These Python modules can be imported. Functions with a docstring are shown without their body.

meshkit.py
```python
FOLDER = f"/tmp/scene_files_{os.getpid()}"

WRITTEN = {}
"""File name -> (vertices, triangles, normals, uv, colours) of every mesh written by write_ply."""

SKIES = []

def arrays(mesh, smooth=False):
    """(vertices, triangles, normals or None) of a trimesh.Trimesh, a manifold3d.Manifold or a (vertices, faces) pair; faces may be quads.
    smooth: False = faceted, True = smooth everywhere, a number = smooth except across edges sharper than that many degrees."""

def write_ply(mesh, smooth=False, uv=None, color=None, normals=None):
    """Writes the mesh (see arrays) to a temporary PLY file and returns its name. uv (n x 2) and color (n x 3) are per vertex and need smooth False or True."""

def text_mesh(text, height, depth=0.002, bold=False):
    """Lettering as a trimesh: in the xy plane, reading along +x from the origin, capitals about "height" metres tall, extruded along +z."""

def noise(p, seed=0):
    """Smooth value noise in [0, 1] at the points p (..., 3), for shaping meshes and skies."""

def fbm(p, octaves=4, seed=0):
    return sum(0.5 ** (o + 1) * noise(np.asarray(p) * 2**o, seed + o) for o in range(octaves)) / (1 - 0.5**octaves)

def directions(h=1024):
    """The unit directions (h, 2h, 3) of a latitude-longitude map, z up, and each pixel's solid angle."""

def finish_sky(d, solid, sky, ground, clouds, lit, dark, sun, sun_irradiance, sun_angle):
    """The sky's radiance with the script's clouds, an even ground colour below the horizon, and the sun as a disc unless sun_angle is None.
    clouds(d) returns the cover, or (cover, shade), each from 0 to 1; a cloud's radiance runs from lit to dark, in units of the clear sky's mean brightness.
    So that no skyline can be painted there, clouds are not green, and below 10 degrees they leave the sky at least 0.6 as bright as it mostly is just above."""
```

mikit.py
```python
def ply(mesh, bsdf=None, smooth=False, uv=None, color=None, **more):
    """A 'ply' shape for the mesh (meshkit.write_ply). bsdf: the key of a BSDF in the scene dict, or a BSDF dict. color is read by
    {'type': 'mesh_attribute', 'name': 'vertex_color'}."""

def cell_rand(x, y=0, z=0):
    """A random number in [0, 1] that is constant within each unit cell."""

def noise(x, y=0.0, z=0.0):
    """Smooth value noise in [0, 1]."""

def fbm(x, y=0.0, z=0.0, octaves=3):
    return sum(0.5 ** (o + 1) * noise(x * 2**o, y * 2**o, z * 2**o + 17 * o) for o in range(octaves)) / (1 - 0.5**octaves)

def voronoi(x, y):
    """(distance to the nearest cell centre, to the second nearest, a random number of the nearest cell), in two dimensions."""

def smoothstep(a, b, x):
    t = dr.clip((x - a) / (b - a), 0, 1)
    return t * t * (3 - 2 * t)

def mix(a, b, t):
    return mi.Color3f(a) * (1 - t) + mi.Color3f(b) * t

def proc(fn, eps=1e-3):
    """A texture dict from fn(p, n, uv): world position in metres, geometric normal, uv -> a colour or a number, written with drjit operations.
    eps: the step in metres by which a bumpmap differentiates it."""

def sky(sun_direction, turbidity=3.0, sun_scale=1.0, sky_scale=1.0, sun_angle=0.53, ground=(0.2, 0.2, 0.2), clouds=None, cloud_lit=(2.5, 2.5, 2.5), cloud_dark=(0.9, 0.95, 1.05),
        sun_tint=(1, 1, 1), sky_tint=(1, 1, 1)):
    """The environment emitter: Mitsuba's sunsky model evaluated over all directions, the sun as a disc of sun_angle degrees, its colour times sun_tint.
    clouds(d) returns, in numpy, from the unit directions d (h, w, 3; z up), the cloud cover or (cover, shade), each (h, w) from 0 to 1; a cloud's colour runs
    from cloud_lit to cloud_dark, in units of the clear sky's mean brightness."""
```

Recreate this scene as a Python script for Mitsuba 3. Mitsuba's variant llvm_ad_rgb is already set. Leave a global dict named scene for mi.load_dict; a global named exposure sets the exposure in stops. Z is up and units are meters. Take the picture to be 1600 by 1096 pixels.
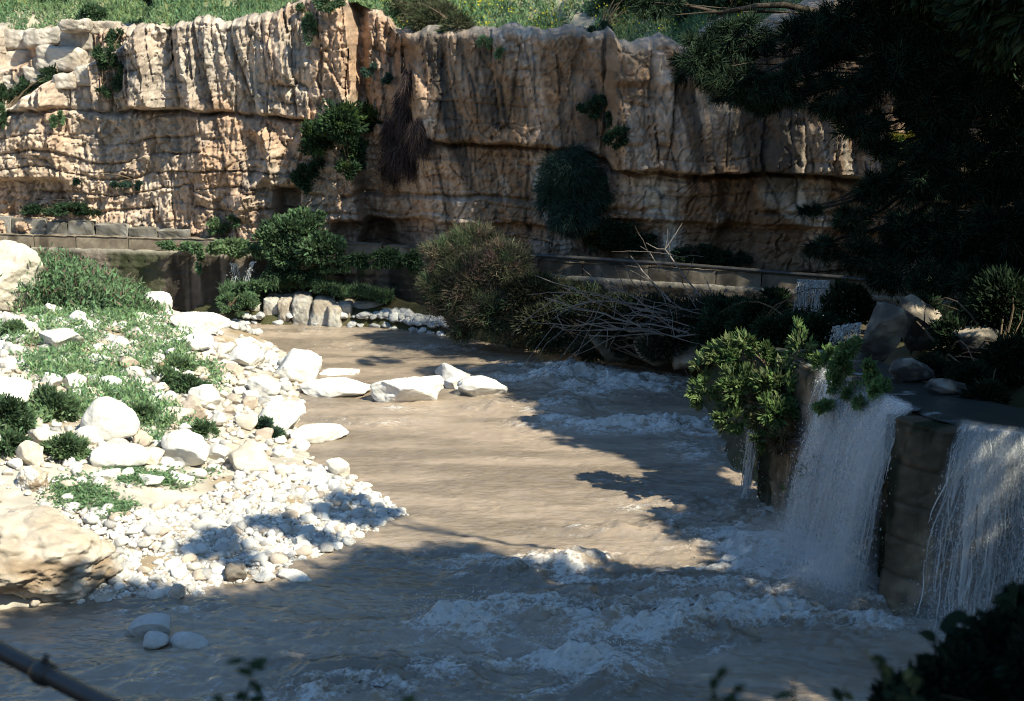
import math, random
import drjit as dr
import numpy as np, trimesh, shapely, mitsuba as mi, mikit
from meshkit import noise, fbm
T = mi.ScalarTransform4f
scene, labels = {}, {}

# ------------------------------------------------------------------ camera, sky, exposure
EYE = np.array([0.0, 0.0, 6.0])          # standing on the right bank, six metres above the river
F = 2198.0                               # focal length in pixels of a 1600 px wide frame
PITCH = math.atan2(448.0, F)
CP, SP = math.cos(PITCH), math.sin(PITCH)
scene['camera'] = {'type': 'thinlens', 'fov': 2 * math.degrees(math.atan(800 / F)), 'fov_axis': 'x',
                   'aperture_radius': 0.009, 'focus_distance': 23.0, 'near_clip': 0.1, 'far_clip': 2000.0,
                   'to_world': T().look_at(origin=EYE.tolist(), target=[0, CP, 6 - SP], up=[0, 0, 1])}
SUN = np.array([0.56, -0.47, 0.76])
scene['sky'] = mikit.sky(SUN.tolist(), turbidity=2.6, sun_scale=1.12, sky_scale=1.0, sun_tint=(0.87, 0.99, 1.06), sky_tint=(0.86, 1.03, 1.04))
exposure = 2.68


def ray(px, py):
    a, b = (np.asarray(px, float) - 800) / F, (np.asarray(py, float) - 548) / F
    return np.stack(np.broadcast_arrays(a, CP - SP * b, -SP - CP * b), -1)


def P(px, py, y):                         # the point of that line of sight at distance y into the valley
    d = ray(px, py)
    return EYE + d * (np.asarray(y, float) / d[..., 1])[..., None]


def G(px, py, z=0.0):                     # the point of that line of sight at height z
    d = ray(px, py)
    return EYE + d * ((z - 6.0) / d[..., 2])[..., None]


# ------------------------------------------------------------------ naming
def key_for(name, parent=None):
    base = (parent + '__' if parent else '') + name
    k, n = base, 0
    while k in scene or k in labels:
        n += 1
        k = f'{base}_{n:03d}'
    return k


def thing(name, label, cat, group=None):
    k = key_for(name)
    labels[k] = {'label': label, 'category': cat}
    if group:
        labels[k]['group'] = group
    return k


def obj(name, mesh, mat, parent=None, color=None, smooth=False, label=None, cat=None, group=None, kind=None):
    k = key_for(name, parent)
    scene[k] = mikit.ply(mesh, mat, smooth=smooth, color=color)
    d = {a: b for a, b in (('label', label), ('category', cat), ('group', group), ('kind', kind)) if b}
    if d:
        labels[k] = d
    return k


# ------------------------------------------------------------------ materials (colour comes per vertex mostly from noise)
VC = {'type': 'mesh_attribute', 'name': 'vertex_color'}


def two(b):
    return {'type': 'twosided', 'bsdf': b}


def rock_bump(p, n, uv):
    return mikit.fbm(p.x * 11, p.y * 11, p.z * 11, 4)


scene['mat_rock'] = two({'type': 'bumpmap', 'arbitrary': mikit.proc(rock_bump, 0.01), 'scale': 0.03,
                         'bsdf': {'type': 'diffuse', 'reflectance': VC}})
scene['mat_plain'] = two({'type': 'diffuse', 'reflectance': VC})
scene['mat_leaf'] = {'type': 'principledthin', 'base_color': VC, 'roughness': 0.55, 'diff_trans': 0.6, 'spec_trans': 0.0, 'eta': 1.4}


def water_bump(p, n, uv):
    return mikit.fbm(p.x * 9 + 3 * mikit.noise(p.x * 2, p.y * 2), p.y * 21, p.z * 6, 4)


def water_color(p, n, uv):
    # the mesh carries how foamy and how pale the water is in its uv, as hundredths beside x and y; fine lace is added here
    foamy = dr.clip((uv.y - p.y) * 100, 0, 1)
    tone = dr.clip((uv.x - p.x) * 100, 0, 1)
    wx = p.x + 0.12 * mikit.noise(p.x * 5, p.y * 7)
    lace = 1 - dr.abs(2 * mikit.fbm(wx * 11, p.y * 21, p.z * 12, 4) - 1)
    grain = mikit.fbm(p.x * 48, p.y * 70, p.z * 40, 2)
    foam = mikit.smoothstep(0.18, 0.95, foamy * 0.85 + (lace - 0.70) * 1.25 + (grain - 0.5) * 0.5) * mikit.smoothstep(0.0, 0.22, foamy)
    return mikit.mix(mikit.mix((0.285, 0.225, 0.172), (0.175, 0.140, 0.106), tone), (0.54, 0.525, 0.49), foam * (0.55 + 0.5 * grain))


scene['mat_water'] = two({'type': 'bumpmap', 'arbitrary': mikit.proc(water_bump, 0.006), 'scale': 0.026,
                          'bsdf': {'type': 'principled', 'base_color': mikit.proc(water_color), 'roughness': 0.15, 'specular': 0.5}})
scene['mat_canal'] = two({'type': 'bumpmap', 'arbitrary': mikit.proc(water_bump, 0.006), 'scale': 0.02,
                          'bsdf': {'type': 'principled', 'base_color': VC, 'roughness': 0.15, 'specular': 0.5}})
scene['mat_fall'] = two({'type': 'principled', 'base_color': VC, 'roughness': 0.25, 'specular': 0.5})
scene['mat_pipe'] = two({'type': 'principled', 'base_color': VC, 'roughness': 0.45, 'specular': 0.5})


# ------------------------------------------------------------------ mesh helpers
def grid_faces(nu, nv):
    i = np.arange(nu - 1)[:, None] * nv + np.arange(nv - 1)[None, :]
    i = i.ravel()
    return np.vstack([np.stack([i, i + nv, i + nv + 1], 1), np.stack([i, i + nv + 1, i + 1], 1)])


def lerp(a, b, t):
    return np.asarray(a) * (1 - t) + np.asarray(b) * t


def mixc(a, b, t):
    t = np.clip(np.asarray(t, float), 0, 1)[..., None]
    return np.asarray(a, float) * (1 - t) + np.asarray(b, float) * t


def sstep(a, b, x):
    t = np.clip((x - a) / (b - a), 0, 1)
    return t * t * (3 - 2 * t)


def n2(x, y, s=0, z=0.0):
    return noise(np.stack(np.broadcast_arrays(np.asarray(x, float), y, z), -1), s)


def f2(x, y, o=4, s=0, z=0.0):
    return fbm(np.stack(np.broadcast_arrays(np.asarray(x, float), y, z), -1), o, s)


def tubes(paths, radii, sides=4):
    """Many tapered tubes as one (vertices, faces)."""
    V, Fc, at = [], [], 0
    ang = np.arange(sides) * 2 * np.pi / sides
    for p, r in zip(paths, radii):
        p = np.asarray(p, float)
        r = np.broadcast_to(np.asarray(r, float), len(p))
        t = np.gradient(p, axis=0)
        t /= np.linalg.norm(t, axis=1, keepdims=True) + 1e-12
        ref = np.array([0, 0, 1.0]) if abs(t[:, 2]).mean() < 0.8 else np.array([1.0, 0, 0])
        a = np.cross(t, ref)
        a /= np.linalg.norm(a, axis=1, keepdims=True) + 1e-12
        b = np.cross(t, a)
        ring = p[:, None] + (a[:, None] * np.cos(ang)[None, :, None] + b[:, None] * np.sin(ang)[None, :, None]) * r[:, None, None]
        n = len(p)
        i = (np.arange(n - 1)[:, None] * sides + np.arange(sides)[None]).ravel()
        j = (np.arange(n - 1)[:, None] * sides + (np.arange(sides)[None] + 1) % sides).ravel()
        V.append(np.vstack([ring.reshape(-1, 3), p[:1], p[-1:]]))
        e = n * sides
        k = np.arange(sides)
        Fc.append(np.vstack([np.stack([i, i + sides, j + sides], 1), np.stack([i, j + sides, j], 1),
                             np.stack([k * 0 + e, k, (k + 1) % sides], 1),
                             np.stack([k * 0 + e + 1, (k + 1) % sides + e - 2 * sides + sides, k + e - 2 * sides + sides], 1)]) + at)
        at += len(V[-1])
    return np.vstack(V), np.vstack(Fc)


def unit(v):
    return v / (np.linalg.norm(v, axis=-1, keepdims=True) + 1e-12)


def leaves(rng, pos, axis, length, width, tint, var=0.35, single=False):
    """One leaf at each pos, pointing along axis: a folded rhombus (or one thin blade if single). Returns mesh and colours."""
    n = len(pos)
    axis = unit(axis)
    side = unit(np.cross(axis, rng.normal(size=(n, 3))))
    nor = np.cross(side, axis)
    L = length * rng.uniform(0.6, 1.3, (n, 1))
    W = width * rng.uniform(0.7, 1.2, (n, 1)) * 0.5
    if single:
        v = np.stack([pos - side * W, pos + side * W, pos + axis * L], 1).reshape(-1, 3)
        f = np.arange(3 * n).reshape(-1, 3)
        k = 3
    else:
        m = pos + axis * L * 0.45
        v = np.stack([pos, m + side * W + nor * W * 0.4, pos + axis * L, m - side * W + nor * W * 0.4], 1).reshape(-1, 3)
        i = np.arange(n)[:, None] * 4
        f = np.vstack([i + [0, 1, 2], i + [0, 2, 3]])
        k = 4
    c = np.asarray(tint, float)
    if c.ndim == 1:
        c = np.tile(c, (n, 1))
    c = c * rng.uniform(1 - var, 1 + var, (n, 1)) * rng.uniform(0.9, 1.1, (n, 3))
    return (v, f), np.repeat(np.clip(c, 0.004, 0.9), k, axis=0)


def join(parts):
    V, Fc, C, at = [], [], [], 0
    for (v, f), c in parts:
        V.append(v); Fc.append(np.asarray(f) + at); C.append(c); at += len(v)
    return (np.vstack(V), np.vstack(Fc)), np.vstack(C)


def clumps(rng, blobs, per, lump=0.35):
    """Clump centres spread through the ellipsoids (cx,cy,cz,rx,ry,rz), mostly near their outside."""
    C, R, O = [], [], []
    for b in blobs:
        c, r = np.array(b[:3], float), np.array(b[3:6], float)
        n = max(3, int(per * (b[6] if len(b) > 6 else 1)))
        d = unit(rng.normal(size=(n, 3)))
        rad = rng.uniform(0.15, 1.0, (n, 1)) ** 0.45
        C.append(c + d * rad * r * (1 - lump * 0.5))
        R.append(np.tile(r * lump, (n, 1)) * rng.uniform(0.6, 1.2, (n, 1)))
        O.append(d)
    return np.vstack(C), np.vstack(R), np.vstack(O)


def bush(name, label, cat, base, blobs, tint, n=9000, leaf=(0.09, 0.035), per=26, lump=0.38, up=0.25, out=0.8, droop=0.0, seed=1, group=None,
         stem_r=0.02, stem_c=(0.12, 0.09, 0.06), stems=24, tint2=None, single=False, foliage_name='foliage', mat='mat_leaf', sides=4, var=0.35):
    """A shrub or crown: twigs from base to the clumps, leaves in the clumps."""
    rng = np.random.default_rng(seed)
    t = thing(name, label, cat, group)
    C, R, O = clumps(rng, blobs, per, lump)
    k = rng.integers(0, len(C), n)
    g = rng.normal(size=(n, 3))
    g = unit(g) * rng.uniform(0, 1, (n, 1)) ** 0.6
    pos = C[k] + g * R[k]
    axis = O[k] * out + g * 0.7 + rng.normal(size=(n, 3)) * 0.45 + np.array([0, 0, up - droop])
    tone = rng.uniform(0.7, 1.3, len(C))[k][:, None]
    col = np.asarray(tint, float)[None] * tone
    if tint2 is not None:
        w = (rng.uniform(0, 1, len(C)) ** 2)[k][:, None]
        col = col * (1 - w) + np.asarray(tint2, float)[None] * tone * w
    m, c = leaves(rng, pos, axis, leaf[0], leaf[1], col, var, single)
    obj(foliage_name, m, mat, t, c)
    if stems:
        base = np.atleast_2d(np.asarray(base, float))
        paths, rr = [], []
        pick = rng.permutation(len(C))[:stems]
        for q in pick:
            b = base[rng.integers(0, len(base))]
            e = C[q]
            s = np.linspace(0, 1, 7)[:, None]
            bow = np.array([0, 0, 1.0]) * np.linalg.norm(e - b) * 0.12 * (1 - 2 * droop) + rng.normal(size=3) * 0.06 * np.linalg.norm(e - b)
            paths.append(b + (e - b) * s + bow * np.sin(np.pi * s) + rng.normal(size=(7, 3)) * 0.012 * s)
            rr.append(stem_r * rng.uniform(0.6, 1.1) * np.linspace(1, 0.25, 7))
        v, f = tubes(paths, rr, sides)
        obj('stem', (v, f), 'mat_plain', t, np.asarray(stem_c) * rng.uniform(0.85, 1.15, (len(v), 1)), smooth=False)
    return t


# ------------------------------------------------------------------ the lie of the land
shore_px = [(-900, 1010), (-300, 985), (0, 958), (130, 943), (300, 932), (400, 903), (540, 852), (636, 806), (575, 765), (522, 738), (458, 692), (470, 655),
            (470, 618), (505, 600), (470, 565), (440, 545), (395, 522), (355, 512), (330, 506)]
BAR = [tuple(G(a, b)[:2]) for a, b in shore_px] + [(-7.6, 33.2), (-10, 34.2), (-15, 35.2), (-26, 37.5), (-40, 36), (-40, 14)]
BAR = shapely.Polygon(BAR).buffer(0)
bank_px = [(330, 506), (480, 508), (600, 512), (720, 528), (830, 548), (950, 562), (1080, 590)]
A, B, C3 = G(1190, 782)[:2], G(1436, 948)[:2], np.array([5.45, 14.2])
FAR = [tuple(G(a, b)[:2]) for a, b in bank_px] + [tuple(A + [-0.1, 1.6]), tuple(A + [0.3, 0]), tuple(B + [0.4, 0.1]), tuple(C3 + [0.4, 0]), (7, 11.5), (9.5, 7), (40, 5), (40, 60), (-40, 60), (-40, 38), (-15, 35.9), (-8, 34.2), (-7, 33.2)]
FAR = shapely.Polygon(FAR).buffer(0)
NEAR = shapely.Polygon([(-60, 8.5), (-8, 10.6), (0, 11.4), (5, 11.2), (9.4, 7.4), (40, 5.2), (60, -60), (-60, -60)])


def inside(poly, x, y):
    shapely.prepare(poly)
    q = shapely.points(x, y)
    d = shapely.distance(poly.boundary, q)
    return np.where(shapely.contains_xy(poly, x, y), d, -d)


def land(x, y):
    """Height of the ground."""
    x, y = np.asarray(x, float), np.asarray(y, float)
    s = x.shape
    x, y = x.ravel(), y.ravel()
    a, b, c = inside(BAR, x, y), inside(FAR, x, y), inside(NEAR, x, y)
    nb = f2(x * 0.5, y * 0.5, 4, 3) - 0.5
    left = sstep(-2.5, -9, x)
    bar = np.where(a > 0, (0.28 + 0.95 * left) * (1 - np.exp(-a / (2.2))) + 0.45 * nb * np.clip(a, 0, 1) + 0.10 * np.clip(a, 0, 0.4), 0.55 * a)
    far = np.where(b > 0, np.minimum(0.15 + b * (0.45 + 0.7 * sstep(-2.0, 0.5, x)), 1.0 + (0.35 * sstep(0, 3, x) + 0.85 * sstep(4, 6, x)) * (1 - sstep(19.5, 23, y)) + np.clip(x - 8.3, 0, 60) * 0.42) + 0.3 * nb, 0.7 * b)
    near = np.where(c > 0, np.minimum(c * 0.47, 4.2 + np.clip(c - 11, 0, 400) * 0.42) + 0.25 * nb * np.clip(c, 0, 1), 0.8 * c)
    hill = np.clip(-18 - x, 0, 300) * 0.3
    z = np.maximum(np.maximum(np.maximum(bar, far), near), -0.9) + hill
    return z.reshape(s)


def on_land(px, py, lo=11.0, hi=38.0):
    """Where that line of sight first meets the ground (or the water)."""
    y = np.linspace(lo, hi, 700)
    p = P(np.full_like(y, px), np.full_like(y, py), y)
    z = np.maximum(land(p[:, 0], p[:, 1]), 0)
    k = np.nonzero(p[:, 2] <= z)[0]
    i = k[0] if len(k) else len(y) - 1
    q = p[i].copy()
    q[2] = z[i]
    return q


def axis_steps(lo, hi, fine, far):
    out = [np.arange(lo, hi + 1e-6, fine)]
    g, e, s = [], hi, fine
    while e < far[1]:
        s *= 1.35; e += s; g.append(e)
    h, e, s = [], lo, fine
    while e > far[0]:
        s *= 1.35; e -= s; h.append(e)
    return np.concatenate([h[::-1], out[0], g])


gx, gy = axis_steps(-14, 10, 0.13, (-700, 700)), axis_steps(2, 36, 0.14, (-700, 700))
X, Y = np.meshgrid(gx, gy, indexing='ij')
Z = land(X, Y)
Z = Z + (f2(X * 3, Y * 3, 3, 9) - 0.5) * 0.10 * (np.abs(X) < 20)
soil = f2(X * 0.8, Y * 0.8, 4, 21)
col = mixc((0.42, 0.38, 0.32), (0.27, 0.21, 0.14), sstep(0.5, 0.66, soil))
ba = inside(BAR, X.ravel(), Y.ravel()).reshape(X.shape)
dirt = sstep(0.0, -0.4, ba)
col = mixc(col, (0.085, 0.07, 0.045), dirt)
col = mixc(col, (0.06, 0.06, 0.03), dirt * sstep(0.4, 0.6, f2(X * 0.6, Y * 0.6, 3, 5)))
col *= (0.75 + 0.5 * n2(X * 9, Y * 9, 4))[..., None]
obj('ground', (np.stack([X, Y, Z], -1).reshape(-1, 3), grid_faces(*X.shape)[:, ::-1][:, ::-1]), 'mat_plain', color=col.reshape(-1, 3), smooth=True, kind='structure',
    label='pale gravel and brown soil of the river banks')

# ------------------------------------------------------------------ the cliff
CX = np.array([-60, -30, -14, -9.3, -6.1, -3.6, -2.9, -1.2, 0.6, 2.1, 4.2, 6.2, 10, 18, 40])
CY = np.array([42, 39.0, 35.9, 35.5, 35.0, 34.4, 34.0, 32.9, 31.7, 30.9, 30.0, 29.2, 27.8, 25.8, 20.0])


def cliff_line(x):
    return np.interp(x, CX, CY)


def top_z(x):
    """Height of the cliff's upper edge."""
    t = np.interp(x, [-40, -14, -9.6, -9.0, -6.5, -3.6, -2.6, -0.8, 2.0, 2.2, 4.0, 6, 10, 30], [8.2, 7.0, 7.0, 7.05, 7.2, 7.7, 6.9, 6.75, 6.75, 6.35, 6.6, 7.2, 8, 12])
    return t + (n2(x * 2.3, 0, 31) - 0.5) * 0.28 + (n2(x * 7.3, 0, 32) - 0.5) * 0.10


def ridge(a):
    return 1 - np.abs(2 * a - 1)


def bump(x, a, b, w):
    return sstep(a - w, a + w, x) * (1 - sstep(b - w, b + w, x))


def shards(x, z, sx, sz, tx, tz, seed):
    """Broken plates: each cell of a Voronoi pattern has its own depth and tilt, so that their edges are sharp. Returns (relief, distance to the edge)."""
    u, w = x / sx, z / sz
    i, j = np.floor(u), np.floor(w)
    b1 = np.full(x.shape, 9.0); b2 = b1.copy(); r = np.zeros(x.shape)
    for a in (-1, 0, 1):
        for b in (-1, 0, 1):
            ci, cj = i + a, j + b
            px, pz = ci + noise(np.stack([ci, cj, ci * 0 + 1], -1), seed), cj + noise(np.stack([ci, cj, ci * 0 + 2], -1), seed)
            d = np.hypot(u - px, w - pz)
            h = noise(np.stack([ci, cj, ci * 0 + 3], -1), seed) - 0.5 + (u - px) * tx * (noise(np.stack([ci, cj, ci * 0 + 4], -1), seed) - 0.5) * 2 + (w - pz) * tz * (noise(np.stack([ci, cj, ci * 0 + 5], -1), seed) - 0.5) * 2
            near = d < b1
            b2 = np.where(near, b1, np.minimum(b2, d))
            r = np.where(near, h, r)
            b1 = np.minimum(b1, d)
    return r, b2 - b1


def cliff_out(x, z):
    """How far the rock stands out towards the river at (x, z)."""
    wx = x + (f2(x * 0.7, z * 0.9, 3, 40) - 0.5) * 0.5
    wz = z + (f2(x * 0.5, z * 0.4, 3, 41) - 0.5) * 0.35 + (n2(x * 3, z * 3, 42) - 0.5) * 0.10
    # upper bed: where its lower edge runs
    bed1 = np.interp(wx, [-14, -9.4, -3.8, -3.3, -2.0, 2.0, 2.2, 7, 20], [4.9, 4.86, 4.66, 4.7, 4.25, 4.1, 3.82, 3.78, 3.9])
    bed0 = np.interp(wx, [-14, -9.4, -3.8, -1.8, 2.2, 7, 20], [2.75, 2.9, 3.0, 3.05, 2.95, 3.0, 3.0])
    up = sstep(bed1 - 0.05, bed1 + 0.05, wz)
    lo = 1 - sstep(bed0 - 0.08, bed0 + 0.08, wz)
    d = np.zeros_like(x)
    # left: low face under a grassy ledge that climbs to the right
    ledge = np.interp(wx, [-16, -12.6, -9.4], [4.6, 4.95, 6.5])
    left = 1 - sstep(-9.45, -9.25, wx)
    d += left * (0.35 - 1.5 * sstep(ledge - 0.1, ledge + 0.25, wz) - 0.9 * sstep(ledge + 0.9, ledge + 1.1, wz))
    # the big fluted buttress
    but = bump(wx, -9.35, -3.7, 0.10)
    d += but * (0.55 + up * (0.10 + 0.22 * (1 - sstep(-8.9, -7.6, wx)) + 0.03 * (wz - 4.7)) + 0.28 * sstep(-8.4, -7.4, wx) - 0.05 * sstep(4.4, 2.6, wz) - 0.25 * (1 - up) * (1 - sstep(-8.9, -7.6, wx)))
    # middle bay and the streaked wall beside it
    mid = bump(wx, -3.7, 2.0, 0.15)
    d += mid * (-0.25 + 1.0 * sstep(-2.9, -1.9, wx) - 0.35 * sstep(0.4, 1.6, wx) + up * 0.60 * sstep(-3.0, -1.9, wx) + 0.22 * sstep(3.05, 2.95, wz) - 0.35 * sstep(2.5, 2.4, wz) + (1 - up) * 0.12 * (wz - 2))
    # right: a proud upper bed, undercut at the foot
    rt = sstep(1.9, 2.15, wx)
    d += rt * (0.85 + 0.72 * up - 0.25 * sstep(2.75, 2.65, wz) + 0.22 * sstep(5.5, 5.7, wz) - 0.6 * sstep(3.4, 1.9, wz) - 0.30 * bump(wx, 4.3, 5.1, 0.15))
    # caves and undercuts
    d -= 1.1 * bump(x, -5.75, -5.15, 0.08) * bump(z, 2.2, 3.05, 0.12)
    d -= 0.9 * bump(x, -4.3, -2.95, 0.25) * bump(z, 1.5, 2.25, 0.10)
    d -= 0.55 * bump(x, -14, -11.2, 0.3) * bump(z, 2.15, 3.15, 0.10)
    d += 0.42 * np.exp(-((wx + 6.25 - 0.35 * np.sin((z - 3.2) * 2.2)) / 0.20) ** 2) * bump(z, 2.35, 4.5, 0.2)
    # tall flutes, deepest in the upper bed
    fl = ridge(n2(wx * 1.15 + 0.10 * z, z * 0.16, 50)) ** 1.5
    fl2 = ridge(n2(wx * 2.4 + 0.25 * z, z * 0.22, 51)) ** 1.2
    fl3 = n2(wx * 6.5 + 0.4 * z, z * 0.7, 52)
    deep = 0.35 + 0.65 * up
    kx = x + 0.05 * (n2(x * 3, z * 1.2, 53) - 0.5) + 0.08 * z
    c1, g1 = shards(kx, z + 3 * n2(np.floor(kx / 0.55), 0.5, 54), 0.55, 3.4, 0.9, 0.25, 55)
    c2, g2 = shards(kx, z + 2 * n2(np.floor(kx / 0.22), 0.5, 56), 0.22, 1.5, 1.0, 0.3, 57)
    d += deep * (1 - 0.5 * sstep(-3.2, -1.5, x)) * (0.36 * (fl - 0.4) + 0.08 * (fl2 - 0.4) + 0.04 * (fl3 - 0.5) + 0.38 * c1 + 0.12 * c2 - 0.10 * np.exp(-(g1 / 0.05) ** 2))
    # beds: thin recessed joints and courses that step in and out
    for k, (s, th) in enumerate(((0.42, 0.03), (0.21, 0.018))):
        q = (wz + (n2(x * 0.6, 0, 60 + k) - 0.5) * 0.3) / s
        i = np.floor(q)
        course = n2(i * 7.31 + 0.5, np.floor(x * 0.35 + 0.37 * i) * 3.7, 62 + k)
        d += (0.13, 0.03)[k] * (course - 0.5) * (0.45 + 0.55 * lo + 0.3 * (1 - up))
        jn = np.minimum(q - i, 1 - (q - i)) * s
        d -= (0.12, 0.05)[k] * np.exp(-(jn / th) ** 2) * sstep(0.60, 0.72, n2(x * 0.5, i * 3.1, 64 + k)) * (0.35 + 0.65 * (1 - up))
    # upright joints that cut the lower beds into blocks
    for k, (s, dep) in enumerate(((1.15, 0.10), (0.47, 0.04))):
        q = x / s + 1.1 * (n2(x * 0.9, z * 1.3, 70 + k) - 0.5) + 0.37 * np.floor(wz / 0.42)
        i = np.floor(q)
        j = np.minimum(q - i, 1 - (q - i)) * s
        d -= dep * np.exp(-(j / 0.03) ** 2) * (n2(i * 5.7, np.floor(wz / 0.42) * 2.3, 72 + k) > 0.62) * (1 - 0.8 * up)
        d += dep * 0.7 * (n2(i * 3.3 + 0.5, np.floor(wz / 0.42) * 4.1 + 0.5, 74 + k) - 0.5) * (1 - 0.8 * up)
    # broken rock, coarse to fine: plates with sharp edges, then grain
    d += 0.60 * (f2(x * 0.55, z * 0.6, 3, 80) - 0.5)
    d += 0.07 * (f2(x * 1.6, z * 2.0, 3, 81) - 0.5)
    jx, jz = x + 0.035 * (n2(x * 4, z * 4, 87) - 0.5), z + 0.035 * (n2(x * 4, z * 4, 88) - 0.5)
    r1, e1 = shards(jx + 0.12 * z, jz, 0.62, 1.5, 0.9, 0.5, 90)
    r2, e2 = shards(jx - 0.06 * z, jz, 0.24, 0.52, 0.9, 0.7, 91)
    r3, e3 = shards(jx, jz, 0.30, 0.17, 0.8, 0.9, 92)
    r4, e4 = shards(jx, jz, 0.095, 0.15, 0.8, 0.9, 93)
    calm = 1 - 0.45 * sstep(-3.2, -1.5, x)
    d += calm * (0.12 * r1 + 0.06 * r2 + 0.05 * r3 * (1.3 - 0.7 * up) + 0.04 * r4)
    d -= 0.06 * np.exp(-(e1 / 0.06) ** 2) * (n2(x * 1.1, z * 0.8, 94) > 0.4) + 0.035 * np.exp(-(e2 / 0.08) ** 2)
    d += 0.06 * (f2(x * 13, z * 8, 2, 83) - 0.5)
    # main bedding lines: dark slots
    d -= 0.30 * np.exp(-((wz - bed1 + 0.05) / 0.05) ** 2)
    d -= 0.16 * np.exp(-((wz - bed0) / 0.04) ** 2) * (n2(x * 0.7, 3, 85) > 0.35)
    d -= 0.12 * np.exp(-((wz - bed0 + 0.42) / 0.03) ** 2) * (n2(x * 0.6, 8, 86) > 0.45)
    # rounded top edge
    tz = top_z(x)
    d -= 0.9 * np.clip((z - tz + 0.28) / 0.28, 0, 1) ** 2
    return d


cx = np.concatenate([np.arange(-60, -15, 0.35), np.arange(-14.5, 7.5, 0.027), np.arange(7.5, 11, 0.06), np.arange(11, 40, 0.4)])
sv = np.linspace(0, 1, 230)
CXX, SV = np.meshgrid(cx, sv, indexing='ij')
CZZ = 1.1 + (top_z(CXX) - 1.1) * SV
DD = cliff_out(CXX, CZZ)
CYY = cliff_line(CXX) - DD
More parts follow.
